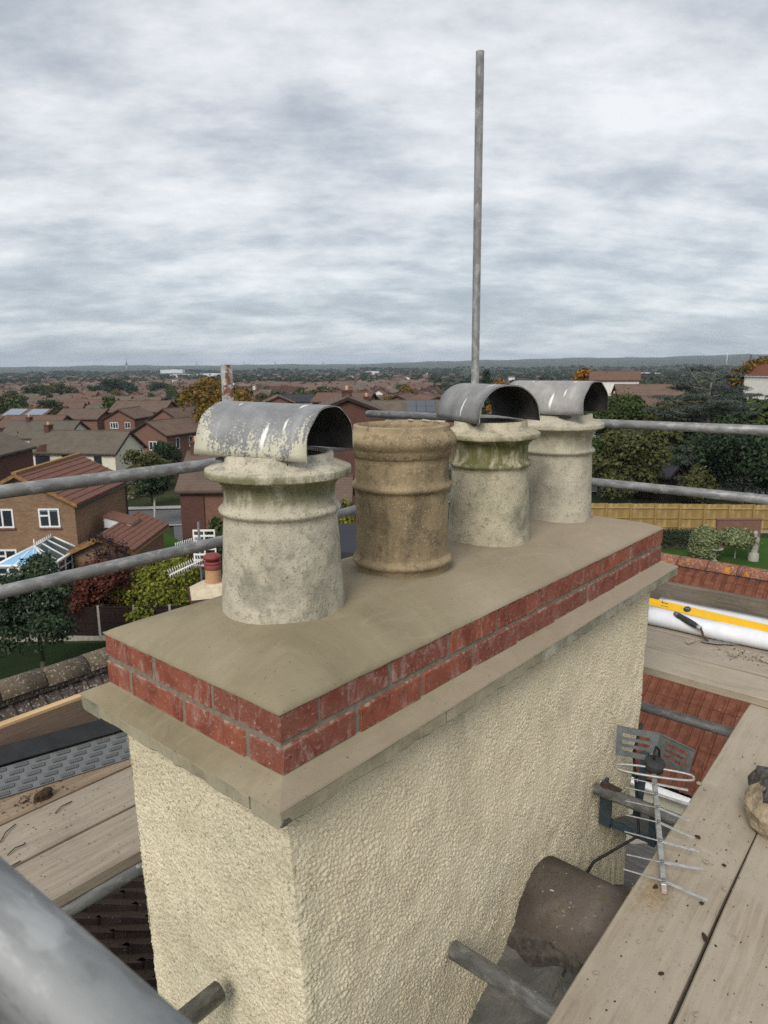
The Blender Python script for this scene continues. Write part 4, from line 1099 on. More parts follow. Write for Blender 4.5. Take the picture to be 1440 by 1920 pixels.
MB().lathe([(.22, 0), (.2, .1), (.09, .18), (.08, .62), (.2, .7), (.42, .78), (.44, .84), (.38, .83), (.1, .76)], 16).build('bird_bath', M['stone_post'], loc=P, label='pale stone bird bath below the standard tree', cat='bird bath')
P = gpt(1427, 38)
MB().lathe([(.27, 0), (.27, .5), (.2, .55), (.17, .6), (.22, .85), (.2, 1.1), (.24, 1.25), (.2, 1.42), (.08, 1.5), (.11, 1.58), (.12, 1.68), (.07, 1.77), (0, 1.79)], 14).build('garden_statue', M['stone_post'], loc=P, label='pale stone garden statue at the right edge', cat='statue')
# red car nose by the garage drive
P = gpt(303, 45); 
cr = empty('parked_car', P, TH - 1.2, 'red car parked beyond the garage roof', 'car')
cs = [(-2.0, .35), (-2.05, .7), (-1.7, .85), (-1.0, .95), (-.4, 1.42), (1.1, 1.45), (1.7, 1.0), (2.0, .9), (2.05, .4)]
MB().prism([(x, -.8, z) for x, z in cs], (0, 1.6, 0)).build('body', M['car_red'], cr)
for sx in (-1.25, 1.3):
    for sy in (-.82, .64): MB().tube((sx, sy, .32), (sx, sy + .18, .32), .32, 14).build('wheel', M['black_rubber'], cr)
MB().prism([(-.92, -.815, 1.0), (-.35, -.815, 1.36), (1.0, -.815, 1.38), (1.45, -.815, 1.0)], (0, 1.63, 0)).build('window', M['window_glass'], cr)

# ------------------------------------------------------------------ the estate: countable houses, then the far mass
VAR = []
for i in range(10):
    w_ = random.uniform(6.4, 8.2); l_ = random.uniform(8.0, 12.5); he = random.uniform(4.4, 5.2); hr = he + w_ * random.uniform(.27, .36)
    wm = ('red_brickwork', 'red_brickwork', 'dark_brickwork', 'red_brickwork', 'buff_brickwork')[i % 5]
    rm = ('brown_roof', 'red_brown_roof', 'brown_roof', 'grey_brown_roof', 'red_brown_roof')[i % 5]
    VAR.append((w_, l_, he, hr, wall_mesh(w_, l_, he, hr, wm), roof_mesh(w_, l_, he, hr, rm)))
wv = (7.2, 9.0, 4.8, 7.0)
VAR.append((*wv, wall_mesh(*wv, 'white_wall'), roof_mesh(*wv, 'brown_roof')))
spots = []
v = 118.0
while v < 1900:
    step_u = 13.5 + v * .004
    for u in np.arange(-.60 * v, .60 * v, step_u):
        uu = u + random.uniform(-2.5, 2.5); vv = v + random.uniform(-3, 3)
        px = 720 + FPX * uu / (vv * math.cos(PITCH) + 3)
        if px < -40 or px > 1480: continue
        if px > 1120 and vv < 260: continue
        if px > 860 and vv < 150: continue
        if any((uu - a) ** 2 + (vv + 4 - b) ** 2 < (r + 3.5) ** 2 for a, b, r in OCC): continue
        k = math.sin(uu * .011 + 1.3) * math.cos(vv * .008) + .4 * math.sin(uu * .031 + vv * .02)
        green = math.sin(uu * .017 + 4) + math.sin(vv * .013 + uu * .006)
        if green > 1.25 or random.random() < .10 or (vv > 950 and random.random() < .45) or (px > 820 and vv > 420 and random.random() < .8) or (px > 1000 and random.random() < .5): continue
        spots.append((uu, vv, k))
    v += 13.0 + v * .02
spots.sort(key=lambda s: s[1])
near, far = spots[:285], spots[285:]
def zone(uu, vv):
    px = 720 + FPX * uu / (vv * math.cos(PITCH) + 4)
    return next(n for lim, n in ((110, 'at the left edge'), (230, 'left of the mast'), (340, 'right of the mast'), (450, 'around the rusty post'), (560, 'above the flaking cowl'),
                (660, 'left of the buff pot'), (760, 'above the buff pot'), (850, 'left of the tall pole'), (960, 'around the tall pole'), (1130, 'above the farthest cowl'), (9999, 'at the right')) if px < lim)
dn = sorted(s[1] for s in near); d1, d2 = dn[len(dn) // 3], dn[2 * len(dn) // 3]
def rowname(vv): return 'nearer' if vv < d1 else ('middle' if vv < d2 else 'far')
for i, (uu, vv, k) in enumerate(near):
    a = (R(84) if k > 0 else R(6)) + k * .35 + random.uniform(-.12, .12)
    if random.random() < .3: a += math.pi / 2
    vi = 10 if random.random() < .055 else random.randrange(10)
    w_, l_, he, hr, wm, rm = VAR[vi]
    P = UV(uu, vv); P[2] = float(ground(P[0], P[1]))
    wins = []
    if vv < 185:
        face = 'f' if abs(math.sin(a)) < .7 else ('l' if math.sin(a) > 0 else 'r')
        span = w_ if face == 'f' else l_
        for q_ in range(2 if face == 'f' else 3):
            s_ = (-w_ * .24 + q_ * w_ * .48) if face == 'f' else span * (q_ + .5) / 3
            wins.append((face, s_, he - 1.0, 1.4, 1.1, dict(split=1)))
    kind_ = 'white walled' if vi == 10 else ('brown roofed', 'red brown roofed', 'brown roofed', 'grey brown roofed', 'red brown roofed')[vi % 5]
    lb = '%s estate house, %s rows %s' % (kind_, rowname(vv), zone(uu, vv))
    house('estate_house', P, a, w_, l_, he, hr, None, None, lb, 'house', lb.replace('estate house', 'houses'), wins, meshes=(wm, rm),
          chim=(0, l_ * .8, hr + .6) if vv < 170 and random.random() < .35 else None)
V_, F_, m_ = [], [], []
for uu, vv, k in far:
    a = TH + (R(84) if k > 0 else R(6)) + k * .35 + random.uniform(-.12, .12) + (math.pi / 2 if random.random() < .3 else 0)
    w_, l_, he = random.uniform(6.4, 8.2), random.uniform(8, 13), random.uniform(4.4, 5.2); hr = he + w_ * random.uniform(.27, .36)
    P = UV(uu, vv); g0 = float(ground(P[0], P[1])); ca, sa = math.cos(a), math.sin(a); b0 = len(V_)
    for x, y, z in [(-w_/2, 0, -1), (w_/2, 0, -1), (w_/2, 0, he), (0, 0, hr), (-w_/2, 0, he), (-w_/2, l_, -1), (w_/2, l_, -1), (w_/2, l_, he), (0, l_, hr), (-w_/2, l_, he)]:
        V_.append((P[0] + x * ca - y * sa, P[1] + x * sa + y * ca, g0 + z))
    o3 = .25; k3 = (hr - he) / (w_ / 2)
    for s in (-1, 1):
        for y in (-o3, l_ + o3):
            for x, z in ((0, hr + .12), (s * (w_/2 + o3), he - k3 * o3 + .12)):
                V_.append((P[0] + x * ca - y * sa, P[1] + x * sa + y * ca, g0 + z))
    wmi = 1 if random.random() > .06 else 3
    rmi = random.choice((0, 0, 2, 2, 4))
    for f_ in ((0, 1, 2, 3, 4), (6, 5, 9, 8, 7), (5, 0, 4, 9), (1, 6, 7, 2)):
        F_.append(tuple(b0 + q_ for q_ in f_)); m_.append(wmi)
    F_.append((b0 + 10, b0 + 11, b0 + 13, b0 + 12)); F_.append((b0 + 14, b0 + 16, b0 + 17, b0 + 15)); m_ += [rmi, rmi]
t = NT('far_roof', 0.93); r_ = t.geo_random()
t.col(t.ramp(r_, [(0, (0.115, 0.076, 0.059)), (.5, (0.155, 0.102, 0.078)), (1, (0.185, 0.125, 0.096))])); M['far_roof'] = t.mat
t = NT('far_roof_grey', 0.93); r_ = t.geo_random()
t.col(t.ramp(r_, [(0, (0.11, 0.088, 0.07)), (1, (0.15, 0.118, 0.09))])); M['far_roof_grey'] = t.mat
obj('far_houses', mesh_np('far_houses', V_, F_, [M['far_roof'], M['dark_brickwork'], M['red_brown_roof'], M['white_wall'], M['far_roof_grey']], m_), kind='stuff', label='distant brown roofs of the estate running to the tree line', cat='houses')

# trees scattered through the estate: a few crowns shared by many trees
PROTO = []
for i in range(5):
    V, F = leaves(lobes_round(1.0, 1.0, 0.0, 12), 1500, 0.05)
    PROTO.append((V, F))
tr = limbs(MB(), 1.2, .03, 5, .2, .3, 1.0).mesh('trunk', M['bark'])
PM = {(i, m): mesh_np('crown', *PROTO[i], M[m]) for i in range(5) for m in ('leaf_green', 'leaf_olive', 'leaf_dark', 'leaf_autumn')}
TL = {'leaf_green': 'mid green tree', 'leaf_olive': 'pale olive tree', 'leaf_dark': 'dark evergreen tree', 'leaf_autumn': 'yellowing tree'}
def etree(uu, vv, w_, h_, m):
    P = UV(uu, vv); P[2] = float(ground(P[0], P[1]))
    d_ = math.hypot(uu, vv)
    lb = '%s %s %s' % (TL[m], 'beyond the new fence' if vv < 105 else ('among the nearer roofs' if vv < 190 else ('among the farther roofs' if vv < 330 else 'far off in the estate')), zone(uu, vv))
    e_ = empty('estate_tree', P, random.uniform(0, 6.28), lb, 'tree', lb.replace(' tree', ' trees', 1))
    a = obj('trunk', tr, e_); a.scale = (w_, w_, h_ * .7)
    c_ = obj('crown', PM[random.randrange(5), m], e_, loc=(0, 0, h_ * .12)); c_.scale = (w_, w_, h_ * .88)
n = 0
for _ in range(900):
    if n >= 150: break
    vv = 118 + 420 * random.random() ** 1.3; uu = random.uniform(-.56, .56) * vv
    px = 720 + FPX * uu / vv
    if any((uu - a) ** 2 + (vv - b) ** 2 < (r + 1.5) ** 2 for a, b, r in OCC): continue
    if any(abs(uu - a) < 6 and abs(vv - b - 4) < 7 for a, b, k in near) and random.random() < .92: continue
    green = math.sin(uu * .017 + 4) + math.sin(vv * .013 + uu * .006)
    if green < 1.1 and random.random() < .35: continue
    h_ = random.uniform(4.5, 9) if vv < 200 else random.uniform(6, 12)
    etree(uu, vv, h_ * random.uniform(.75, 1.1), h_, random.choice(('leaf_green', 'leaf_green', 'leaf_olive', 'leaf_olive', 'leaf_dark', 'leaf_autumn'))); n += 1
# clumps named in the photo: dark group left of centre, trees along the right, backdrop behind the cedar
for px, v_, w_, h_, m in ((230, 560, 20, 17, 'leaf_dark'), (212, 565, 16, 14, 'leaf_dark'), (246, 570, 18, 15, 'leaf_dark'), (262, 560, 16, 13, 'leaf_dark'), (195, 570, 15, 12, 'leaf_green'), (305, 600, 18, 14, 'leaf_dark'), (320, 610, 16, 12, 'leaf_dark'),
                         (28, 330, 12, 10, 'leaf_dark'), (44, 335, 10, 8, 'leaf_dark'), (100, 300, 6, 9, 'leaf_dark'), (120, 305, 12, 9, 'leaf_olive'), (88, 520, 22, 14, 'leaf_green'), (118, 530, 22, 14, 'leaf_olive'), (150, 540, 20, 12, 'leaf_olive'),
                         (516, 250, 14, 11, 'leaf_olive'), (545, 255, 16, 11, 'leaf_green'), (575, 255, 16, 12, 'leaf_green'), (595, 260, 14, 12, 'leaf_olive'), (630, 330, 14, 12, 'leaf_dark'),
                         (685, 150, 9, 8, 'leaf_olive'), (714, 152, 8, 9, 'leaf_dark'), (760, 240, 12, 9, 'leaf_green'), (735, 260, 9, 9, 'leaf_dark'), (780, 250, 9, 9, 'leaf_autumn'),
                         (895, 230, 10, 9, 'leaf_olive'), (960, 240, 14, 8, 'leaf_green'), (1010, 210, 9, 9, 'leaf_dark'), (1040, 220, 12, 9, 'leaf_olive'),
                         (1130, 140, 12, 8, 'leaf_green'), (1200, 118, 10, 8, 'leaf_olive'), (1225, 150, 12, 10, 'leaf_green'), (1290, 120, 12, 10, 'leaf_olive'), (1345, 110, 13, 10, 'leaf_dark'), (1385, 105, 13, 9, 'leaf_green'), (1430, 100, 12, 10, 'leaf_dark'), (1450, 92, 12, 9, 'leaf_green'),
                         (1410, 78, 9, 7.5, 'leaf_green'), (1435, 70, 8, 6.5, 'leaf_dark'), (1150, 72, 7, 5.5, 'leaf_dark'), (1205, 75, 8, 6, 'leaf_olive'), (1255, 80, 9, 6.5, 'leaf_dark'), (1350, 72, 9, 6.5, 'leaf_dark'),
                         (1120, 64, 7, 5.0, 'leaf_green'), (1235, 66, 6, 4.5, 'leaf_dark')):
    uu = up(px, v_); etree(uu, v_, w_, h_, m)

# far woodland: belts of trees merged into one mass
Vp, Fp = leaves(lobes_round(1.0, 1.0, 0.0, 9), 130, 0.16, inner=.2, aspect=.8)
Vs = []
def far_tree(uu, vv, w_, h_):
    P = UV(uu, vv); g0 = float(ground(P[0], P[1])); a = random.uniform(0, 6.28)
    ca, sa = math.cos(a), math.sin(a)
    q_ = Vp * np.array([w_, w_, h_]); Vs.append(np.stack([P[0] + q_[:, 0] * ca - q_[:, 1] * sa, P[1] + q_[:, 0] * sa + q_[:, 1] * ca, g0 + q_[:, 2]], -1))
for _ in range(2500):
    vv = 430 + 2600 * random.random() ** 1.25
    uu = random.uniform(-.60, .60) * vv; px = 720 + FPX * uu / vv
    nz = math.sin(vv * .0085 + 2.2 * math.sin(uu * .004)) + .7 * math.sin(uu * .012 + vv * .003)
    if vv < 1150 and nz < (1.25 if px < 800 else .15): continue
    if vv >= 980 and nz < -.7 and random.random() < .7: continue
    far_tree(uu, vv, random.uniform(10, 22), random.uniform(6, 12) * (1 if vv < 1600 else .8))
Vs = np.concatenate(Vs); k = len(Vs) // len(Vp)
Fs = (Fp[None] + (np.arange(k) * len(Vp))[:, None, None]).reshape(-1, 4)
obj('far_woodland', mesh_np('far_woodland', Vs, Fs, M['leaf_far']), kind='stuff', label='distant belts of trees running to the horizon', cat='woodland')
# pale sheds, mast, pylons and wind turbines near the horizon
for px, v_, w_, h_ in ((352, 1750, 46, 9), (405, 1850, 60, 9), (338, 2300, 70, 10), (1110, 1500, 50, 8), (1205, 1350, 40, 8), (700, 2000, 40, 8)):
    P = UV(up(px, v_), v_); P[2] = float(ground(P[0], P[1]))
    MB().prism([(-w_/2, 0, 0), (w_/2, 0, 0), (w_/2, 0, h_), (0, 0, h_ * 1.15), (-w_/2, 0, h_)], (0, 30, 0)).build('warehouse', M['far_metal'], loc=P, rot=(0, 0, TH), label='pale warehouse shed near the horizon ' + {352: 'just left of the rusty post', 405: 'just behind the rusty post', 338: 'farthest left of the three by the rusty post', 1110: 'above the farthest cowl', 1205: 'left of the cedar', 700: 'above the buff pot'}[px], cat='warehouse', group='pale sheds near the horizon')
P = UV(up(258, 3000), 3000); P[2] = float(ground(P[0], P[1])); H_ = PV(258, 671, 3000)[2] - P[2]
MB().tube((0, 0, 0), (0, 0, H_ * .55), 5, 8, 0, 3.4).tube((0, 0, H_ * .55), (0, 0, H_ * .8), 4.6, 8, 0, 2.0).tube((0, 0, H_ * .8), (0, 0, H_), 1.4, 6, 0, .5).build('radio_mast', M['mast_grey'], loc=P, label='tall radio mast on the horizon at far left', cat='mast')
for px, v_, side in ((384, 3600, 'left of the rusty post'), (470, 3800, 'right of the rusty post'), (526, 4000, 'left of centre'), (612, 4200, 'near the middle'), (1256, 3800, 'left of the wind turbines'), (1158, 4000, 'above the farthest cowl')):
    P = UV(up(px, v_), v_); P[2] = float(ground(P[0], P[1])); H_ = max(26, PV(px, 676 - (px - 600) * .006 - (4 if px > 1000 else 0), v_)[2] - P[2])
    mb = MB()
    for sx in (-1, 1):
        for sy in (-1, 1): mb.tube((sx * 3, sy * 3, 0), (sx * .5, sy * .5, H_), .5, 5, 0, .4)
    for zz, wd in ((.68, 8), (.80, 7), (.92, 5)): mb.tube((-wd, 0, H_ * zz), (wd, 0, H_ * zz), .6, 5)
    mb.build('pylon', M['mast_grey'], loc=P, rot=(0, 0, TH + .2), label='tiny lattice pylon on the skyline ' + side, cat='pylon', group='pylons on the skyline')
for px, hub, v_, w_ in ((1340, 659, 2600, 'above the cedar'), (1424, 655, 2600, 'at the right edge')):
    P = UV(up(px, v_), v_); P[2] = float(ground(P[0], P[1])); H_ = PV(px, hub, v_)[2] - P[2]
    wt = empty('wind_turbine', P, TH, 'white wind turbine on the skyline ' + w_, 'wind turbine')
    MB().tube((0, 0, 0), (0, 0, H_), 1.6, 10, 0, 1.0).build('tower', M['far_metal'], wt)
    MB().box((0, 0, H_), (2, 6, 2.2)).build('nacelle', M['far_metal'], wt)
    for k in range(3):
        a = .5 + k * 2.094
        MB().add([(-1.1, -3.2, 0), (1.1, -3.2, 0), (1.1, -3.0, 0), (-1.1, -3.0, 0), (-.25, -3.2, 21), (.25, -3.2, 21), (.25, -3.05, 21), (-.25, -3.05, 21)], [(0, 1, 5, 4), (1, 2, 6, 5), (2, 3, 7, 6), (3, 0, 4, 7), (4, 5, 6, 7), (3, 2, 1, 0)]).build('blade', M['far_metal'], wt, loc=(0, 0, H_), rot=(0, a, 0))

# ------------------------------------------------------------------ neighbouring roofs close to the stack
def tile_mesh(name, wt, lt, m, thick=0.018, wr_=.42, amp=1.0):
    """double roman tile: two rolls; local x across, y up the slope, underside nose at y=0"""
    xs = np.linspace(0, wt, 15)
    ph = (xs / wt * 2) % 1.0
    zt = np.where(ph < wr_, .034 * amp * np.clip(np.sin(np.clip(ph / wr_, 0, 1) * math.pi), 0, 1) ** .8, 0.0)
    V = []; n = len(xs)
    for y, dz in ((0, thick), (lt, 0.0)):
        for x, z in zip(xs, zt): V.append((x, y, z + dz))
    for x, z in zip(xs, zt): V.append((x, 0.0, z - .004))
    F = [(i, i + 1, n + i + 1, n + i) for i in range(n - 1)] + [(2 * n + i, 2 * n + i + 1, i + 1, i) for i in range(n - 1)]
    return mesh_np(name, V, F, M[m])
def half_ridge_mesh(name, r, l, m, flat=0.75, th=0.016):
    n = 14; V = []
    for y in (0, l):
        for rr in (r, r - th):
            for i in range(n + 1):
                a = math.pi * i / n
                V.append((rr * math.cos(a), y, rr * flat * math.sin(a)))
    k = n + 1; F = []
    for i in range(n):
        F += [(i, i + 1, 2 * k + i + 1, 2 * k + i), (k + i + 1, k + i, 3 * k + i, 3 * k + i + 1), (i + 1, i, k + i, k + i + 1), (2 * k + i, 2 * k + i + 1, 3 * k + i + 1, 3 * k + i)]
    me = mesh_np(name, V, F, M[m]); me.polygons.foreach_set('use_smooth', np.array([j % 4 < 2 for j in range(len(F))])); return me
def tiled(root, O, ex, ey, ncol, nrow, wt, gauge, me, jit=.004, skip=None):
    """tiles laid from the eaves: O lower corner, ex along the eaves, ey up the slope (unit vectors)"""
    O, ex, ey = Vector(O), Vector(ex).normalized(), Vector(ey).normalized(); ez = ex.cross(ey)
    Rm = Matrix((ex, ey, ez)).transposed()
    inv = root.matrix_basis.inverted()
    for r in range(nrow):
        for c in range(ncol):
            if skip and skip(r, c): continue
            p = O + ex * (c * wt + random.uniform(-jit, jit)) + ey * (r * gauge + random.uniform(-jit, jit)) + ez * random.uniform(0, .004)
            o = obj('tile', me, root)
            o.matrix_basis = inv @ (Matrix.Translation(p) @ Rm.to_4x4() @ Matrix.Rotation(random.uniform(-.008, .008), 4, 'Z'))
def sheet_quad(mb, P, d, m=0): mb.prism(P, d, m)

# red roof to the right: slope facing the stack, ridge at x = 10.8
rr = empty('red_roofed_house', (7.7, 0, -10), 0, 'neighbouring house with red roman tiles and mossy ridge, right of the stack', 'house')
up_ = Vector((3.08, 0, 2.16)).normalized()
sl = math.hypot(3.08, 2.16)
mb = MB(); mb.prism([(.15, -6, 5.24), (3.1, -6, 7.30), (6.2, -6, 5.1), (6.2, -6, 5.0), (.15, -6, 5.0)], (0, 9.6, 0)); mb.build('roof_deck', M['dark_tile'], rr)
MB().b2((.3, -5.8, 0), (6.0, 3.4, 5.1)).build('wall', M['cream_paint'], rr)
tiled(rr, (7.72, -2.1, -4.66), (0, 1, 0), up_, 19, 12, .30, sl / 12, tile_mesh('tile', .302, sl / 12 + .07, 'red_tile'))
rm = half_ridge_mesh('ridge_tile', .16, .44, 'red_ridge')
for i in range(13): obj('ridge_tile', rm, rr, loc=(3.12, -2.2 + i * .45, 7.415 + random.uniform(-.006, .006)))
MB().b2((2.985, -2.2, 7.36), (3.255, 3.6, 7.432)).build('ridge_bedding', M['dark_mortar'], rr)
g = MB()
n = 10
for i in range(n):
    a0, a1 = math.pi + math.pi * i / n, math.pi + math.pi * (i + 1) / n
    q = [(-.06 + .07 * math.cos(a), -3, 5.30 + .07 * math.sin(a)) for a in (a0, a1)] + [(-.06 + .062 * math.cos(a), -3, 5.30 + .062 * math.sin(a)) for a in (a1, a0)]
    g.prism(q, (0, 6.6, 0))
g.build('gutter', M['upvc_white'], rr)
MB().b2((.02, -3, 5.02), (.05, 3.6, 5.26)).build('fascia', M['cream_paint'], rr)
# lichened roof to the left: ridge along x at y = 6.2, slope facing the stack
lr = empty('lichened_house', (2.6, 6.2, -10), 0, 'neighbouring house with a lichen covered ridge and brown tiles, left of the stack', 'house')
MB().prism([(-2.4, -2.6, 5.2), (-2.4, 2.6, 5.2), (-2.4, 0, 7.42)], (7.0, 0, 0)).build('roof_deck', M['dark_tile'], lr)
MB().b2((-2.2, -2.4, 0), (4.4, 2.4, 5.2)).build('wall', M['buff_brickwork'], lr)
kk = Vector((0, 2.6, 2.22)).normalized(); sl2 = math.hypot(2.6, 2.22)
tiled(lr, (.3, 3.66, -4.75), (1, 0, 0), kk, 22, 10, .30, sl2 / 10, tile_mesh('tile', .302, sl2 / 10 + .07, 'lichen_tile'))
rm2 = half_ridge_mesh('ridge_tile', .15, .44, 'lichen_ridge', .95)
for i in range(15):
    obj('ridge_tile', rm2, lr, loc=(-2.35 + .45 * i, 0, 7.47 + random.uniform(-.008, .008)), rot=(0, 0, -math.pi / 2))
MB().b2((-2.3, -.115, 7.40), (4.6, .115, 7.49)).build('ridge_bedding', M['lichen_tile'], lr)
# dark brown roof low on the left, falling away from the viewer
dr = empty('dark_tiled_roof', (0, 0, 0), 0, 'dark brown roman tiled roof below the left scaffold boards', 'roof')
dn = Vector((1, 0, -.64)).normalized()
zd = lambda x: -2.45 - .64 * (x - .93)
ro = MB(); ro.prism([(-.6, .66, zd(-.6) - .05), (3.2, .66, zd(3.2) - .05), (3.2, .66, zd(3.2) - .2), (-.6, .66, zd(-.6) - .2)], (0, 4.3, 0)); ro.build('roof_deck', M['soil'], dr)
tiled(dr, (2.9, 5.0, zd(2.9)), (0, -1, 0), -dn, 14, 10, .30, .36, tile_mesh('tile', .302, .43, 'dark_tile', .022, .78, 1.7))
# ridge and lead at the foot of the long face
orf = empty('own_roof', (0, 0, 0), 0, 'brown ridge tile and grey lead at the foot of the chimney', 'roof')
rm3 = half_ridge_mesh('ridge_tile', .158, .40, 'brown_ridge', .95, .02)
obj('ridge_tile', rm3, orf, loc=(1.035, -.42, -1.080), label='brown speckled half round ridge tile against the render')
obj('ridge_tile', rm3, orf, loc=(1.035, -.85, -1.075), rot=(0, .02, .01))
V = []; nj = 60; ni = 7
for j in range(nj + 1):
    y_ = .0 - .9 * j / nj
    wv = .026 * math.sin(j * .28) + .008 * math.sin(j * .83 + 1) + .0015 * math.sin(j * 2.7)
    for i_ in range(ni + 1):
        t_ = i_ / ni; x_ = .925 - t_ * (.085 + wv)
        V.append((x_ + .001 * math.sin(j * 2.1 + i_), y_, (1 - t_) * -1.030 + t_ * (-1.075 - .42 * (.90 - x_) + .016) + .003 * math.sin(j * 1.3 + i_ * 2.3) * (1 - t_) - (0 if i_ < ni else .035)))
F = [(j * (ni + 1) + i_, j * (ni + 1) + i_ + 1, (j + 1) * (ni + 1) + i_ + 1, (j + 1) * (ni + 1) + i_) for j in range(nj) for i_ in range(ni)]
obj('bedding_mortar', mesh_np('bedding_mortar', V, F, M['bedding']), orf)
# lead saddle: slightly dressed sheets with a welt between them
def lead(name, x0, x1, y0, y1, zf, seed):
    n1, n2 = 14, 14; V = []
    for i in range(n1 + 1):
        for j in range(n2 + 1):
            x = x0 + (x1 - x0) * i / n1; y = y0 + (y1 - y0) * j / n2
            V.append((x, y, zf(x) + .012 * math.sin(x * 9 + seed) * math.sin(y * 11 + seed * 2) + .004 * math.sin(y * 31 + x * 17)))
    F = [(i * (n2 + 1) + j, (i + 1) * (n2 + 1) + j, (i + 1) * (n2 + 1) + j + 1, i * (n2 + 1) + j + 1) for i in range(n1) for j in range(n2)]
    if (x1 - x0) * (y1 - y0) < 0: F = [f[::-1] for f in F]
    return obj(name, mesh_np(name, V, F, M['lead'], smooth=True), orf)
zn = lambda x: -1.075 - .42 * (.90 - x)
lead('lead_sheet', .93, -.5, .02, -.205, zn, 1.0)
lead('lead_sheet', .93, -.5, -.215, -.9, lambda x: zn(x) + .004, 2.0)
zs = lambda x: -1.10 - .62 * (x - 1.16)
lead('lead_sheet', 1.10, 2.3, .02, -1.2, zs, 3.0)
lead('lead_sheet', 1.90, 5.0, .70, -1.2, lambda x: zs(x) - .03, 5.0)
lead('lead_upstand', 1.55, 1.95, -.03, -.32, lambda x: -1.05 - .45 * (x - 1.55), 4.0)
random.seed(11)
mb = MB()
for k in range(7):
    mb.cbox((1.18 + random.uniform(-.03, .16), -.36 + random.uniform(-.10, .12), -1.07 - .03 * k * .5), (random.uniform(.05, .1), random.uniform(.05, .09), .03), .006, (random.uniform(-.3, .3), .5, random.random() * 3))
mb.build('broken_mortar', M['crumb'], orf)

# ------------------------------------------------------------------ the chimney stack
LX, WY = 2.015, .665
st = empty('chimney_stack', (0, 0, 0), 0, 'cream roughcast chimney stack with red brick courses and fresh mortar flaunching', 'chimney')
# roughcast shaft
def hash2(ix, iy, s):
    h = np.sin(ix * 127.1 + iy * 311.7 + s * 74.7) * 43758.5453
    return h - np.floor(h)
def vnoise(x, y, s):
    ix, iy = np.floor(x), np.floor(y); fx, fy = x - ix, y - iy
    fx = fx * fx * (3 - 2 * fx); fy = fy * fy * (3 - 2 * fy)
    a, b, c, d = hash2(ix, iy, s), hash2(ix + 1, iy, s), hash2(ix, iy + 1, s), hash2(ix + 1, iy + 1, s)
    return (a * (1 - fx) + b * fx) * (1 - fy) + (c * (1 - fx) + d * fx) * fy
def blobs(x, y, s):
    ix, iy = np.floor(x), np.floor(y); best = np.full(x.shape, 9.0)
    for dx in (-1, 0, 1):
        for dy in (-1, 0, 1):
            jx, jy = ix + dx, iy + dy
            d = (jx + hash2(jx, jy, s) - x) ** 2 + (jy + hash2(jx, jy, s + 5) - y) ** 2
            best = np.minimum(best, d)
    return np.sqrt(best)
def shaft():
    g = .0028
    zt, zb = -.195, -1.34
    zz = np.concatenate([np.arange(zt, zb, -g), [-1.6, -2.0, -2.8]])
    # corner positions by height: back left, near, far right, far back
    def corner(z):
        B = (.014 + 0 * z, np.interp(-z, [.25, .6, 1.05, 3], [.618, .602, .572, .55]))
        A = (.014 + 0 * z, np.interp(-z, [.2, .45, .7, 1.2, 3], [.010, -.012, -.030, -.045, -.05]))
        Cc = (np.interp(-z, [.25, .8, 1.07, 3], [1.945, 1.895, 1.845, 1.80]), np.interp(-z, [.2, .7, 3], [.012, .004, -.01]))
        D = (Cc[0], B[1])
        return B, A, Cc, D
    s1 = np.linspace(0, 1, int(.62 / g)); s2 = np.linspace(0, 1, int(1.93 / g))[1:]; s3 = np.linspace(0, 1, 40)[1:]; s4 = np.linspace(0, 1, 40)[1:]
    Bc, Ac, Cc, Dc = corner(zz)
    cols = []
    for pa, pb, s in ((Bc, Ac, s1), (Ac, Cc, s2), (Cc, Dc, s3), (Dc, Bc, s4)):
        X = pa[0][:, None] * (1 - s) + pb[0][:, None] * s; Y = pa[1][:, None] * (1 - s) + pb[1][:, None] * s
        cols.append((X, Y))
    X = np.concatenate([c[0] for c in cols], 1); Y = np.concatenate([c[1] for c in cols], 1)
    Z = np.repeat(zz[:, None], X.shape[1], 1)
    n1, n2 = len(s1), len(s2)
    S = np.concatenate([[0], np.cumsum(np.hypot(np.diff(X[0]), np.diff(Y[0])))])[None].repeat(len(zz), 0)
    # outward normal, softened at the arrises
    nx = np.concatenate([-np.ones(n1), np.zeros(n2), np.ones(39), np.zeros(39)]); ny = np.concatenate([np.zeros(n1), -np.ones(n2), np.zeros(39), np.ones(39)])
    for arr in (nx, ny):
        k_ = np.ones(9) / 9; arr[:] = np.convolve(np.pad(arr, 4, mode='wrap'), k_, 'valid')
    h = .0046 * (1 - np.clip(blobs(S / .0092, Z / .0092, 1.0), 0, 1)) + .0050 * (1 - np.clip(blobs(S / .0064, Z / .0064, 3.0), 0, 1))
    h *= .55 + .75 * vnoise(S / .05, Z / .05, 9.0)
    h += .003 * vnoise(S / .13, Z / .13, 4.0) + .010 * vnoise(S / .45, Z / .4, 2.0) - .008
    # thinner, smeared coat just under the band
    h *= np.clip(.5 + (-.2 - Z) / .12, .5, 1)
    # ragged arris
    d_arr = np.abs(S - S[0, n1 - 1]); h += .007 * np.exp(-(d_arr / .016) ** 2) * (vnoise(S / .02, Z / .014, 7.0) - .35)
    X = X + nx[None] * h; Y = Y + ny[None] * h
    nr_, nc_ = X.shape
    V = np.stack([X, Y, Z], -1).reshape(-1, 3)
    i, j = np.meshgrid(np.arange(nr_ - 1), np.arange(nc_ - 1), indexing='ij')
    F = np.stack([i * nc_ + j, (i + 1) * nc_ + j, (i + 1) * nc_ + j + 1, i * nc_ + j + 1], -1).reshape(-1, 4)
    return mesh_np('render', V, F, M['roughcast'], smooth=True)
obj('render_coat', shaft(), st)
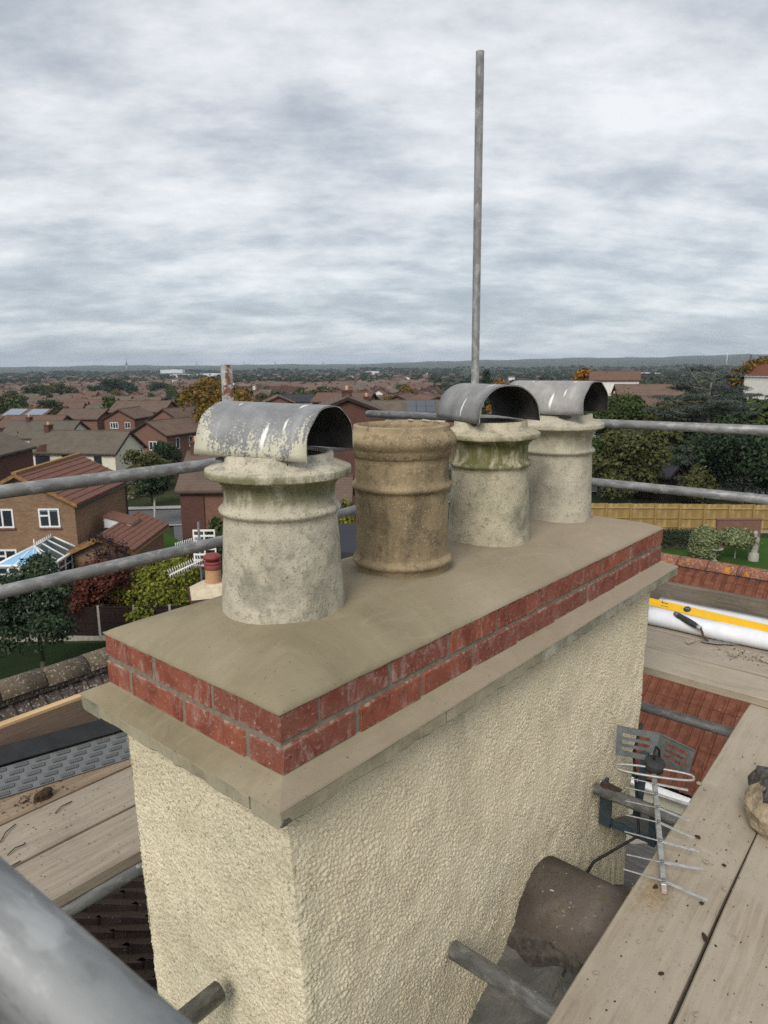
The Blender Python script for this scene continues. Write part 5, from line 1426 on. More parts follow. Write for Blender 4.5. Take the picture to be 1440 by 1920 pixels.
# oversailing concrete course: slabs with open joints, ragged lower edge
OV = .052
def slab(p0, p1, inward, seed, n=26, z0=-.163, z1=-.206, depth=.09, mat='old_concrete'):
    """slab from p0 to p1 along its outer face; inward = horizontal unit vector into the stack"""
    p0, p1, w_ = Vector((*p0, 0)), Vector((*p1, 0)), Vector((*inward, 0))
    V = []
    for i in range(n + 1):
        t_ = i / n; p = p0.lerp(p1, t_); x_ = t_ * (p1 - p0).length + seed * 3.7
        r1 = .0022 * (math.sin(x_ * 37) * .5 + math.sin(x_ * 91 + 1) * .3 + math.sin(x_ * 213) * .2)
        r2 = .0032 * (math.sin(x_ * 29 + 2) * .5 + math.sin(x_ * 77) * .4)
        V += [p + w_ * (.003 - r1 * .4) + Vector((0, 0, z0)), p + w_ * (-r1 * .5) + Vector((0, 0, z0 - .006)), p + w_ * (r1) + Vector((0, 0, z1 + .010 + r2)), p + w_ * (.010 + r1) + Vector((0, 0, z1 + r2)), p + w_ * depth + Vector((0, 0, z1 + r2)), p + w_ * depth + Vector((0, 0, z0))]
    F = [(i * 6 + k, i * 6 + k + 1, (i + 1) * 6 + k + 1, (i + 1) * 6 + k) for i in range(n) for k in range(5)]
    F += [(5, 4, 3, 2, 1, 0), tuple(n * 6 + k for k in range(6))]
    return mesh_np('band_slab', V, F, M[mat])
xs_ = [-OV, .475, .94, 1.40, 1.845, LX + OV]
for i in range(5):
    obj('band_slab', slab((xs_[i] + .003, -OV), (xs_[i + 1] - .003, -OV), (0, 1), i, mat='smeared_concrete' if i < 2 else 'old_concrete'), st)
    obj('band_slab', slab((xs_[i + 1] - .003, WY + OV), (xs_[i] + .003, WY + OV), (0, -1), i + 9), st)
ys_ = [-OV + .092, .30, WY + OV - .092]
for i in range(2):
    obj('band_slab', slab((-OV, ys_[i + 1]), (-OV, ys_[i]), (1, 0), i + 20, mat='smeared_concrete'), st)
    obj('band_slab', slab((LX + OV, ys_[i]), (LX + OV, ys_[i + 1]), (-1, 0), i + 30), st)
# the return ends of the corner slabs are plain faces; a broken nib at the near corner

MB().b2((-OV + .09, -OV + .09, -.204), (LX + OV - .09, WY + OV - .09, -.165)).build('band_core', M['joint_mortar'], st)
# mortar fillet weathering the band
def ring(off, z, sub):
    c = [(-off, WY + off), (-off, -off), (LX + off, -off), (LX + off, WY + off)]
    P = []
    for k in range(4):
        a, b = c[k], c[(k + 1) % 4]
        for i in range(sub[k]):
            t_ = i / sub[k]; P.append((a[0] + (b[0] - a[0]) * t_, a[1] + (b[1] - a[1]) * t_, z))
    return P
sub = (30, 80, 30, 80); V = []; prof = [(-.012, -.128), (.004, -.139), (.022, -.147), (.040, -.1555), (.051, -.1605), (.0535, -.1645), (.050, -.1665)]
for o_, z_ in prof: V += ring(o_, z_, sub)
V = np.array(V); N_ = sum(sub)
V[:, 2] += .0022 * (vnoise(V[:, 0] / .07 + 31, V[:, 1] / .07 + 17, 2.0) - .5); 
F = [(i * N_ + k, i * N_ + (k + 1) % N_, (i + 1) * N_ + (k + 1) % N_, (i + 1) * N_ + k) for i in range(len(prof) - 1) for k in range(N_)]
me = mesh_np('mortar_fillet', V, [f[::-1] for f in F], M['fresh_mortar']); obj('mortar_fillet', me, st)
# two courses of brick with their mortar core
MB().b2((.0042, .0042, -.150), (LX - .0042, WY - .0042, -.002)).build('mortar_core', M['joint_mortar'], st)
BRK = {}
def brick(cx_, cy_, z_, lx, ly):
    key = (round(lx, 3), round(ly, 3))
    if key not in BRK: BRK[key] = [MB().cbox((0, 0, 0), (lx - .002, ly, .0625), b_).mesh('brick', M['red_brick']) for b_ in (.0024, .0030, .0036, .0042, .0050, .0058)]
    for me_ in BRK[key]:
        if 'j' not in me_:
            me_['j'] = 1
            for v_ in me_.vertices: v_.co += Vector((random.gauss(0, .0007), random.gauss(0, .0007), random.gauss(0, .0009)))
    o = obj('brick', random.choice(BRK[key]), st, loc=(cx_ + random.uniform(-.001, .001), cy_ + random.uniform(-.001, .001), z_ + random.uniform(-.0015, .0015)),
            rot=(random.uniform(-.006, .006), random.uniform(-.006, .006), random.uniform(-.005, .005)))
BL, BW, J = .215, .1025, .010
random.seed(21)
for course, z_ in ((0, -.0330), (1, -.1075)):
    for y_, sy in ((BW / 2, 1), (WY - BW / 2, -1)):
        if course == 0:     # long sides: header ends are the returns of the short side stretchers
            x = BW + J
            while x < LX - BW - J - .05:
                brick(x + BL / 2, y_, z_, BL, BW); x += BL + J
        else:
            x = 0.0
            while x < LX - .05:
                l_ = min(BL, LX - x); brick(x + l_ / 2, y_, z_, l_, BW); x += BL + J
    for x_ in (BW / 2, LX - BW / 2):
        if course == 0:
            for k in range(3): brick(x_, k * (BL + J) + BL / 2, z_, BW, BL)
        else:
            for k in range(2): brick(x_, BW + J + k * (BL + J) + BL / 2, z_, BW, BL)
# flaunching
nx_, ny_ = 150, 60
xx, yy = np.meshgrid(np.linspace(-.002, LX + .002, nx_), np.linspace(-.002, WY + .002, ny_), indexing='ij')
def smin(a, b, k=.045):
    h = np.clip(.5 + .5 * (b - a) / k, 0, 1); return b * (1 - h) + a * h - k * h * (1 - h)
ed = smin(smin(xx + .002, LX + .002 - xx), smin(yy + .002, WY + .002 - yy))
ed = np.minimum(np.minimum(xx + .002, LX + .002 - xx), np.minimum(yy + .002, WY + .002 - yy)) * .55 + np.maximum(ed, 0) * .45
zf = .058 * (1 - np.exp(-np.clip(ed, 0, 1) / .135)) + .003 * (1 - np.exp(-ed / .005))
zf += .0022 * (vnoise(xx / .16 + 9, yy / .16 + 4, 5.0) - .5) * np.clip(ed / .04, 0, 1) + .0015 * (vnoise(xx / .05, yy / .05, 8.0) - .5)
V = np.stack([xx, yy, zf], -1).reshape(-1, 3)
i, j = np.meshgrid(np.arange(nx_ - 1), np.arange(ny_ - 1), indexing='ij')
F = np.stack([i * ny_ + j, (i + 1) * ny_ + j, (i + 1) * ny_ + j + 1, i * ny_ + j + 1], -1).reshape(-1, 4)
edge = list(range(0, ny_)) + [k * ny_ + ny_ - 1 for k in range(1, nx_)] + [(nx_ - 1) * ny_ + k for k in range(ny_ - 2, -1, -1)] + [k * ny_ for k in range(nx_ - 2, 0, -1)]
b0 = len(V); skirt = V[edge].copy(); skirt[:, 2] = -.0028 - .0022 * vnoise(skirt[:, 0] / .03 + 3, skirt[:, 1] / .03 + 5, 6.0)
V = np.concatenate([V, skirt]); ne = len(edge)
Fs = np.array([(edge[(k + 1) % ne], edge[k], b0 + k, b0 + (k + 1) % ne) for k in range(ne)])
obj('flaunching', mesh_np('flaunching', V, np.concatenate([F, Fs[:, ::-1]]), M['fresh_mortar'], smooth=True), st)

# ------------------------------------------------------------------ pots and cowls
def arc(r0, z0, r1, z1, bulge, n=6):
    o = []
    for i in range(n + 1):
        t_ = i / n; o.append((r0 + (r1 - r0) * t_ + bulge * math.sin(math.pi * t_), z0 + (z1 - z0) * t_))
    return o
def potmesh(prof, mats, n=112, rough=.0009, seed=1.0, inner_from=None):
    P = []
    for a, b in zip(prof[:-1], prof[1:]):
        k = max(1, int(math.hypot(b[0] - a[0], b[1] - a[1]) / .012))
        P += [(a[0] + (b[0] - a[0]) * q / k, a[1] + (b[1] - a[1]) * q / k) for q in range(k)]
    P.append(prof[-1]); P = np.array(P)
    th = np.linspace(0, 2 * math.pi, n, endpoint=False)
    rr_, tt = np.meshgrid(P[:, 0], th, indexing='ij'); zz_ = np.repeat(P[:, 1][:, None], n, 1)
    ns = vnoise(np.cos(tt) * 5 + seed * 7 + zz_ * 30, np.sin(tt) * 5 + zz_ * 22, seed) - .5
    n2 = vnoise(np.cos(tt) * 16 + seed * 3 + zz_ * 90, np.sin(tt) * 16 - zz_ * 70, seed + 2) - .5
    rr_ = rr_ + rough * (2.2 * ns + 1.4 * n2); zz_ = zz_ + rough * .35 * ns
    V = np.stack([rr_ * np.cos(tt), rr_ * np.sin(tt), zz_], -1).reshape(-1, 3)
    i, j = np.meshgrid(np.arange(len(P) - 1), np.arange(n), indexing='ij')
    F = np.stack([i * n + j, i * n + (j + 1) % n, (i + 1) * n + (j + 1) % n, (i + 1) * n + j], -1).reshape(-1, 4)
    fm = None
    if inner_from is not None:
        fm = (i.ravel() >= np.argmax(np.arange(len(P)) >= len(P) - inner_from)).astype(int)
    me = mesh_np('pot', V, F, mats, fm, smooth=True); return me
def roll_prof(rb, zb, rt, zt, rbead, rneck, rrim, zr0, zr1, rring, zring):
    p = [(rb, zb - .05), (rb, zb), (rt, zt)]
    p += arc(rt, zt, rt - .001, zt + .026, rbead - rt + .004, 8)[1:]
    p += [(rneck, zt + .045), (rneck + .002, zt + .062)]
    p += [(rneck + (rrim - .012 - rneck) * (t_ ** 2.2), zt + .062 + (zr0 - zt - .062) * t_) for t_ in (.35, .6, .8, 1.0)]
    p += [(rrim - .0022, zr0 + .0004), (rrim - .0004, zr0 + .0020), (rrim, zr0 + .004), (rrim + .0005, zr1 - .004), (rrim - .0006, zr1 - .0016), (rrim - .003, zr1 - .0002), (rrim - .006, zr1 + .0012)]
    p += [(rring + .006, zr1 + .014), (rring + .001, zr1 + .017), (rring, zring), (rring - .017, zring + .001), (rring - .019, zring - .03), (rring - .02, zring - .10), (rring - .02, .10), (.01, .09)]
    return p
# heights below are above each pot's own foot
def pot(name, x, y, z, prof, mat, label, tilt=(0, 0), seed=1.0):
    me = potmesh(prof, [M[mat], M['soot']], seed=seed, inner_from=14)
    return obj(name, me, None, (x, y, z), (tilt[0], tilt[1], seed), label=label, cat='chimney pot')
pot('chimney_pot', .343, .372, .055, roll_prof(.157, 0, .1415, .236, .149, .138, .180, .332, .353, .136, .387), 'cream_pot', 'tapered cream chimney pot nearest the viewer, under the paint flaked cowl', (0, 0), 1.0)
pot('chimney_pot', 1.268, .345, .050, roll_prof(.142, 0, .130, .255, .1375, .126, .167, .354, .374, .124, .410), 'mossy_cream_pot', 'cream chimney pot with green algae under its rim, third from the viewer', (0, 0), 2.0)
pot('chimney_pot', 1.742, .335, .050, roll_prof(.139, 0, .130, .255, .138, .127, .170, .354, .374, .125, .406), 'grey_cream_pot', 'plain grey cream chimney pot farthest from the viewer', (0, 0), 3.0)
pr = [(.140, -.05), (.140, .0), (.1405, .020)] + arc(.1405, .020, .139, .050, .0115, 8)[1:] + [(.1385, .055), (.138, .244)] + arc(.138, .244, .139, .272, .0115, 8)[1:]
pr += [(.1385, .285), (.1395, .344), (.144, .346), (.1445, .362)] + arc(.146, .364, .146, .416, .0145, 10)[1:] + [(.141, .419), (.1415, .430), (.140, .434), (.128, .435), (.126, .42), (.125, .30), (.125, .12), (.01, .10)]
bp_ = pot('chimney_pot', .80, .352, .046, pr, 'buff_pot', 'brown buff clay chimney pot with rounded bands and an open top', (0, 0), 4.0)
o = MB()
for a, s_ in ((2.35, .03), (1.9, .022), (2.75, .018)):
    o.cbox((.134 * math.cos(a), .134 * math.sin(a), .4345), (.02, s_, .006), .002, (.1, .1, a))
o.build('chipped_rim', M['chipped_clay'], bp_)
def cowl(name, x, y, z, ang, ln, wd, ht, mat, label, skew=0.0, tilt=(0, 0)):
    """bent half barrel: local x along the barrel, bottom edges at z = 0"""
    n, m_, th = 26, 10, .0035
    V = []
    for t_ in (0.0, th):
        for i in range(m_ + 1):
            xx_ = -ln / 2 + ln * i / m_
            for k in range(n + 1):
                a = math.pi * k / n
                c_ = math.cos(a); s_ = max(0.0, math.sin(a))
                yv = (wd / 2 - t_) * math.copysign(abs(c_) ** .88, c_); zv = (ht - t_) * (s_ ** .92)
                V.append((xx_ + skew * yv + .002 * math.sin(k * .9 + i), yv + .003 * math.sin(i * .8) * (1 - s_), zv))
    K = (m_ + 1) * (n + 1); W_ = n + 1; F = []; fm = []
    for i in range(m_):
        for k in range(n):
            F.append((i * W_ + k, (i + 1) * W_ + k, (i + 1) * W_ + k + 1, i * W_ + k + 1)); fm.append(0)
            F.append((K + i * W_ + k + 1, K + (i + 1) * W_ + k + 1, K + (i + 1) * W_ + k, K + i * W_ + k)); fm.append(1)
    for i in (0, m_):
        for k in range(n): F.append((i * W_ + k, i * W_ + k + 1, K + i * W_ + k + 1, K + i * W_ + k)); fm.append(0)
    for i in range(m_):
        for k in (0, n): F.append((i * W_ + k, (i + 1) * W_ + k, K + (i + 1) * W_ + k, K + i * W_ + k)); fm.append(0)
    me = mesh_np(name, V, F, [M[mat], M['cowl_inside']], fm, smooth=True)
    e_ = empty(name, (x, y, z), ang, label, 'chimney cowl'); e_.rotation_euler = (tilt[0], tilt[1], ang)
    obj('hood', me, e_)
    # flat strap the hood is bent from, sitting in the pot
    MB().b2((-ln * .33, -wd / 2 + .012, -.012), (ln * .33, wd / 2 - .012, -.007)).build('base_strap', M['cowl_inside'], e_)
    for s in (-1, 1): MB().b2((-.02, s * wd * .30 - .004, -.10), (.02, s * wd * .30 + .004, -.004)).build('clip', M['cowl_inside'], e_)
cowl('chimney_cowl', .3514, .387, .4415, -1.2447, .3005, .2635, .1191, 'painted_cowl', 'half barrel metal cowl with flaking cream paint on the nearest pot', tilt=(.012, .026))
cowl('chimney_cowl', 1.2755, .3707, .4645, -2.0907, .3285, .2243, .118, 'grey_cowl', 'twisted grey half barrel cowl with white streaks on the third pot', tilt=(.005, -.004))
cowl('chimney_cowl', 1.743, .3555, .4609, -1.513, .3295, .2591, .1215, 'pale_cowl', 'pale grey half barrel cowl on the farthest pot')

# ------------------------------------------------------------------ scaffold tubes
TR = .02415
def stube(name, p0, p1, label, mat='galvanised', r=TR, group='scaffold tubes round the stack', cat='scaffold tube'):
    p0, p1 = Vector(p0), Vector(p1); d = p1 - p0; L_ = d.length; n = 32
    V = []
    for z_ in (0, L_):
        for rr_ in (r, r - .004):
            for k in range(n):
                a = 2 * math.pi * k / n; V.append((rr_ * math.cos(a), rr_ * math.sin(a), z_))
    F = []
    sm = []
    for k in range(n):
        k1_ = (k + 1) % n
        F += [(k, k1_, 2 * n + k1_, 2 * n + k), (n + k1_, n + k, 3 * n + k, 3 * n + k1_), (k1_, k, n + k, n + k1_), (2 * n + k, 2 * n + k1_, 3 * n + k1_, 3 * n + k)]; sm += [True, True, False, False]
    me = mesh_np(name, V, F, M[mat]); me.polygons.foreach_set('use_smooth', np.array(sm))
    o = obj(name, me, None, p0, d.to_track_quat('Z', 'Y').to_euler(), label=label, cat=cat, group=group)
    return o
ZB = -.80                                   # top of the lift
stube('guard_rail', (-1.6, 1.585, .236), (3.05, 1.585, .236), 'upper galvanised guard rail on the left side, passing behind the nearest pot')
stube('guard_rail', (-1.6, 1.585, -.112), (3.05, 1.585, -.112), 'lower galvanised guard rail on the left side, passing behind the nearest pot')
stube('guard_rail', (3.0, 2.48, .303), (3.0, -1.6, .330), 'upper galvanised guard rail on the far side, starting above the buff pot')
stube('guard_rail', (3.02, 2.2, -.028), (3.02, -1.6, -.014), 'lower galvanised guard rail on the far side, right of the last pot')
stube('scaffold_standard', (2.935, 1.515, -6), (2.985, 1.56, 2.395), 'tall bare steel scaffold pole rising into the sky', 'pole_steel')
stube('scaffold_standard', (1.06, 1.53, -6), (1.07, 1.53, .655), 'short rusty scaffold post behind the flaking cowl', 'rusty_tube')
pa = CAM + (_f + _r * (-14 - 720) / FPX - _u * (1741 - 960) / FPX) * .355
pb = CAM + (_f + _r * (165 - 720) / FPX - _u * (1905 - 960) / FPX) * .335
dv = (pb - pa) / np.linalg.norm(pb - pa)
stube('scaffold_rail', pa - dv * 1.9, pb + dv * 1.2, 'large out of focus galvanised rail close to the lens, lower left corner', 'galvanised_light')
stube('stub_tube', (-.03, .218, -.752), (-1.3, .19, -.752), 'short tube butting against the short render face', 'galvanised_dark')
stube('putlog_tube', (.538, -.035, -.893), (.545, -1.9, -.888), 'tube running from the long render face under the right boards')
stube('ledger_tube', (2.53, .75, -1.05), (2.57, -1.8, -1.05), 'tube crossing above the red tiles on the right', 'galvanised')
stube('board_bearer', (-1.2, .872, -.866), (1.9, .872, -.866), 'dark tube under the front edge of the left boards', 'galvanised_dark')
stube('bearer_tube', (-.5, -.62, -.866), (2.4, -.55, -.866), 'bearer tube under the right boards', 'galvanised_dark')
stube('bearer_tube', (2.66, .6, -.8665), (2.68, -1.6, -.8665), 'bearer tube under the cross boards', 'galvanised_dark')

# ------------------------------------------------------------------ scaffold boards
def board(p, ang, ln, wd, mat, label, th=.038, group='scaffold boards', name='scaffold_board', tilt=0.0):
    """plank: p = middle of one end (top face), running along angle ang"""
    n = 10; V = []
    sd_ = random.random() * 10
    for i in range(n + 1):
        x_ = ln * i / n; w0 = .0025 * math.sin(x_ * 5 + sd_) + .0015 * math.sin(x_ * 17 + sd_)
        z0 = .0015 * math.sin(x_ * 3 + sd_)
        c_ = .004
        for y_, z_ in ((-wd/2 + w0, -th), (-wd/2 + w0, -c_), (-wd/2 + c_ + w0, 0), (wd/2 - c_ + w0, 0), (wd/2 + w0, -c_), (wd/2 + w0, -th)): V.append((x_, y_, z_ + z0))
    F = [(i * 6 + k, (i + 1) * 6 + k, (i + 1) * 6 + (k + 1) % 6, i * 6 + (k + 1) % 6) for i in range(n) for k in range(6)]
    F += [tuple(range(6)), tuple(n * 6 + k for k in range(6))[::-1]]
    return obj(name, mesh_np(name, V, F, M[mat]), None, p, (tilt, 0, ang), label=label, cat='scaffold board', group=group)
random.seed(5)
board((-1.4, .976, ZB), -.004, 3.7, .217, 'grey_board', 'grey scaffold board nearest the stack on the left')
board((-1.4, 1.205, ZB + .002), -.004, 3.7, .222, 'grey_board', 'second grey brown scaffold board on the left')
board((-1.4, 1.440, ZB - .002), .002, 3.7, .228, 'brown_board', 'brown scaffold board on the left, partly under the slotted sheet')
board((-1.3, -.5355, ZB), .0345, 3.92, .214, 'dusty_board', 'dusty scaffold board nearest the stack on the right')
board((-1.3, -.772, ZB + .001), .0365, 3.92, .232, 'dusty_board', 'second dusty scaffold board on the right')
board((-1.3, -1.012, ZB), .0365, 3.92, .226, 'dusty_board', 'dusty scaffold board at the bottom right corner')
board((-1.3, -1.250, ZB), .0365, 3.92, .226, 'dusty_board', 'outermost dusty scaffold board on the right, beyond the rubble')
board((2.505, .62, ZB + .040), -math.pi / 2 - .03, 2.4, .232, 'dusty_board', 'near cross board above the red tiles')
board((2.752, .62, ZB + .040), -math.pi / 2 - .012, 2.4, .240, 'grey_board', 'middle cross board carrying the trowel')
board((2.998, .62, ZB + .039), -math.pi / 2 - .012, 2.4, .235, 'grey_board', 'far cross board under the white roll')
# toe boards stand on edge
def toe(p0, p1, h, th, mat, label, top=None):
    p0, p1 = Vector(p0), Vector(p1); d = p1 - p0
    o = MB().cbox((d.length / 2, 0, h / 2), (d.length, th, h), .003).build('toe_board', M[mat], None, loc=p0, rot=(0, 0, math.atan2(d.y, d.x)), label=label, cat='toe board')
    return o
tb = empty('toe_board', (-1.4, 1.604, -.798), .004, 'new brown faced toe board with a pale sawn top edge on the left', 'toe board')
MB().cbox((1.9, 0, .0935), (3.8, .032, .187), .002).build('face', M['plywood'], tb)
MB().b2((0, -.016, .1875), (3.8, .016, .1985)).build('sawn_edge', M['new_pine'], tb)
toe((3.215, .70, -.760), (3.25, -1.7, -.760), .168, .038, 'dark_board', 'old dark grey toe board behind the white roll')
# things lying on the left boards
sv = empty('slotted_sheet', (-.024, 1.466, -.7965), 0, 'grey plastic sheet moulded with rows of raised oblong pads leaning on the left toe board', 'plastic sheet')
sv.rotation_euler = (R(47), 0, R(-14.4))
MB().cbox((-.12, .052, -.0025), (1.76, .104, .005), .0015).build('plate', M['grey_plastic'], sv)
pm = MB().cbox((0, 0, 0), (.046, .0125, .004), .0018).mesh('pad', M['slot_plastic']); pe = MB().cbox((0, 0, 0), (.0425, .0088, .004), .0015).mesh('pad_top', M['grey_plastic'])
bm_ = MB()
for k in range(6): bm_.cbox((-.0150 + k * .006, 0, 0), (.0036, .0050, .0025), .0008)
bmm = bm_.mesh('emboss', M['slot_plastic'])
for r_ in range(5):
    for c_ in range(25):
        x_ = -.97 + c_ * .070 + r_ * .018; y_ = .011 + r_ * .0205
        a = obj('pad', pm, sv, loc=(x_, y_, .0012)); obj('pad_top', pe, a, loc=(0, 0, .0008)); obj('emboss', bmm, a, loc=(0, 0, .0022))
bt = MB().cbox((-.12, .142, .006), (1.80, .066, .010), .002).b2((-1.02, .1095, -.012), (.78, .118, .0)).build('black_trim', M['black_plastic'], None, loc=sv.location, label='long black plastic trim above the slotted sheet', cat='plastic trim')
bt.rotation_euler = sv.rotation_euler
random.seed(9)
def lump(name, P, s, mat, label, cat, group=None, sub=14, flat=.6, seed=0, rz=0.0):
    th = np.linspace(0, 2 * math.pi, sub, endpoint=False); ph = np.linspace(0, math.pi, sub // 2 + 2)
    V = []; r_ = np.random.default_rng(seed)
    k1_, k2_ = r_.uniform(0, 6, 3), r_.uniform(0, 6, 3)
    for p_ in ph:
        for t_ in th:
            d = np.array([math.sin(p_) * math.cos(t_), math.sin(p_) * math.sin(t_), math.cos(p_)])
            q_ = 1 + .18 * math.sin(d[0] * 3 + k1_[0]) + .16 * math.sin(d[1] * 4 + k1_[1]) + .12 * math.sin(d[2] * 5 + k1_[2]) + r_.normal() * .035
            d = np.sign(d) * np.abs(d) ** .75
            V.append((d[0] * s[0] * q_, d[1] * s[1] * q_, max(-s[2] * .5, d[2] * s[2] * q_) + s[2] * .5))
    n = sub; F = [(i * n + k, (i + 1) * n + k, (i + 1) * n + (k + 1) % n, i * n + (k + 1) % n) for i in range(len(ph) - 1) for k in range(n)]
    return obj(name, mesh_np(name, V, F, M[mat]), None, P, (0, 0, rz), label=label, cat=cat, group=group)
lump('soil_clod', (.075, 1.36, ZB - .001), (.032, .018, .018), 'soil', 'small brown clod of soil on the left boards', 'soil clod', seed=3)
mb = MB()
for k in range(70):
    r_ = abs(random.gauss(0, .05)); a = random.uniform(0, 6.28)
    mb.cbox((r_ * math.cos(a) * 1.6, r_ * math.sin(a), .0015), (random.uniform(.002, .007), random.uniform(.002, .005), .003), .0008, (0, 0, a))
obj('soil_crumbs', mb.mesh('soil_crumbs', M['soil']), None, (.03, 1.385, ZB + .0005), kind='stuff', label='scattered dark soil crumbs on the left boards', cat='crumbs')
for k, (x_, y_, l_, a) in enumerate(((.06, 1.235, .07, .35), (-.12, 1.22, .09, .7), (-.13, 1.14, .06, .25), (-.16, 1.06, .05, .5))):
    MB().path([(0, 0, .003), (l_ * .5, .006, .006), (l_, -.002, .003)], .0018, 5).build('dry_stalk', M['soil'], None, loc=(x_, y_, ZB + .003), rot=(0, 0, a), label='thin dark stalk lying on the left boards', cat='stalk', group='stalks on the left boards')

# ------------------------------------------------------------------ things on the right boards
# half round rubble: stone with a black mortar bed
rb_ = empty('rubble_block', (1.53, -.615, ZB + .002), .4, 'broken buff stone with black mortar on the right boards', 'rubble')
o = lump('stone', (0, 0, 0), (.115, .095, .085), 'stone_rubble', None, None, seed=12, sub=20); o.parent = rb_
o = lump('mortar_bed', (.03, .012, .070), (.098, .080, .055), 'dark_mortar', None, None, seed=5, sub=24); o.parent = rb_
# white roll of sheet with the level and trowel
wr = empty('plastic_roll', (2.88, .385, -.7605), 0, 'loosely rolled white plastic sheet lying against the old toe board', 'plastic roll')
n = 30; V = []; prof = []
for i in range(17):
    a = -math.pi * .55 + -i * (math.pi * 1.12) / 16
    prof.append((.055 + .052 * math.cos(a), .045 + .043 * math.sin(a)))
prof += [(.13, .078), (.19, .080), (.255, .084), (.305, .086), (.30, .078), (.18, .066), (.10, .04), (.06, .004)]
for i in range(n + 1):
    y_ = -1.7 * i / n
    for k, (x_, z_) in enumerate(prof):
        s_ = 1 + .02 * math.sin(i * .9 + k * .4); V.append((x_ + .004 * math.sin(i * .7) + .035 * (i / n), y_, max(.001, z_ * s_)))
K = len(prof)
F = [(i * K + k, i * K + (k + 1) % K, (i + 1) * K + (k + 1) % K, (i + 1) * K + k) for i in range(n) for k in range(K)] + [tuple(range(K))[::-1], tuple(n * K + k for k in range(K))]
obj('sheet', mesh_np('sheet', V, F, M['white_plastic'], smooth=True), wr)
lv = empty('spirit_level', (3.03, .412, -.668), 0, 'yellow spirit level lying on the white roll', 'spirit level'); lv.rotation_euler = (.012, -.62, -.052)
MB().cbox((0, -.45, 0), (.050, .90, .018), .002).build('body', M['yellow_paint'], lv)
MB().cbox((-.031, -.45, -.003), (.0115, .90, .024), .0015).build('base_edge', M['alu'], lv)
vb = MB().lathe([(.019, .0), (.019, .012), (.016, .0135), (0, .0135)], 20).build('vial_housing', M['grip'], lv, loc=(.004, -.222, .0))
MB().tube((0, -.013, .015), (0, .013, .015), .0055, 10).build('vial', M['glass_green'], vb)
for (x_, y_, w_, h_) in ((.010, -.098, .005, .036), (.016, -.082, .006, .006), (-.010, -.105, .003, .040), (.004, -.192, .004, .004)):
    MB().b2((x_ - w_/2, y_ - h_/2, .0085), (x_ + w_/2, y_ + h_/2, .0095)).build('printed_mark', M['grip'], lv)
tw = empty('pointing_trowel', (2.835, .035, -.757), 0, 'brick trowel with a dark grip resting against the white roll', 'trowel')
bl = [(0, .03, .0), (.045, -.012, .0), (.050, -.07, 0), (.030, -.15, 0), (.006, -.178, 0), (-.022, -.12, 0), (-.034, -.04, 0), (-.022, .012, 0)]
MB().prism(bl, (0, 0, .0018)).build('blade', M['blade_steel'], tw, loc=(.02, 0, .004), rot=(.0, .10, .45))
MB().path([(.02, -.01, .008), (.018, .012, .022), (.022, .022, .046), (.030, .034, .062)], .0055, 8).build('neck', M['rust'], tw)
ax = Vector((.062, .185, .042)).normalized(); p0 = Vector((.030, .034, .062))
MB().tube(p0, p0 + ax * .022, .011, 12, 0, .0125).build('ferrule', M['alu'], tw)
q_ = p0 + ax * .022
hd = MB()
for (a_, b_, ra_, rb2) in ((0, .02, .013, .0155), (.02, .06, .0155, .0165), (.06, .10, .0165, .014), (.10, .118, .014, .0145)): hd.tube(q_ + ax * a_, q_ + ax * b_, ra_, 14, 0, rb2, caps=False)
hd.tube(q_ + ax * .118, q_ + ax * .142, .0145, 14, 1, .011)
hd.build('handle', [M['grip'], M['alu_dark']], tw)
o = lump('chipped_corner', (-.034, -.0495, -.197), (.012, .0042, .012), 'dark_concrete', None, None, seed=17, sub=18, rz=.08); o.parent = st
# television aerial with its bent directors
ae = empty('tv_aerial', (0, 0, 0), 0, 'broken television aerial with bent aluminium directors lying on the right boards', 'aerial')
b0_, b1_ = Vector((.985, -.428, -.772)), Vector((1.60, -.160, -.738))
bd = (b1_ - b0_).normalized(); side = Vector((bd.y, -bd.x, 0)).normalized(); upv = side.cross(bd)
Rb = Matrix((bd, -side, upv)).transposed()
MB().cbox((b0_ + b1_) / 2, ((b1_ - b0_).length, .016, .016), .002, Rb).build('boom', M['alu'], ae)
MB().cbox(b0_ - bd * .010, (.02, .014, .014), .002, Rb).build('boom_plug', M['chipped_clay'], ae)
for k, (s_, dl, dr_, bl_, br_, wdt) in enumerate(((.010, .105, .105, .012, -.045, 0), (.085, .095, .105, .0, -.002, 0), (.175, .10, .105, .010, -.018, 0), (.262, .095, .095, .004, -.05, 0), (.335, .095, .09, .002, -.045, 0), (.405, .095, .10, .006, -.030, 0), (.462, .085, .100, .004, -.012, 0))):
    c_ = b0_ + bd * s_ + upv * .011
    e1, e2 = c_ - side * dl + bd * bl_ + upv * .004, c_ + side * dr_ + bd * br_ + upv * .003
    el = MB()
    for a_, b_ in ((c_, e1), (c_, e2)):
        d = (b_ - a_).normalized(); s2 = d.cross(Vector((0, 0, 1))).normalized()
        el.cbox((a_ + b_) / 2, ((b_ - a_).length + .004, .0085, .0026), .0008, Matrix((d, s2, d.cross(s2))).transposed() @ Euler((.35, 0, 0)).to_matrix())
    d_ = el.build('director', M['alu'], ae)
    MB().cbox(c_ + upv * .003, (.010, .010, .008), .002, Rb).build('clip', M['alu_dark'], d_)
dp = b0_ + bd * .515 + upv * .016
pts = []
hw, hh_ = .105, .026
for i in range(41):
    t_ = i / 40 * 2 * math.pi
    cx__, cy__ = math.cos(t_), math.sin(t_)
    pts.append(dp + side * (hw * cx__ + math.copysign(min(abs(cx__) * .02, .02), cx__)) + bd * (hh_ * math.copysign(abs(cy__) ** .55, cy__)) + upv * .004)
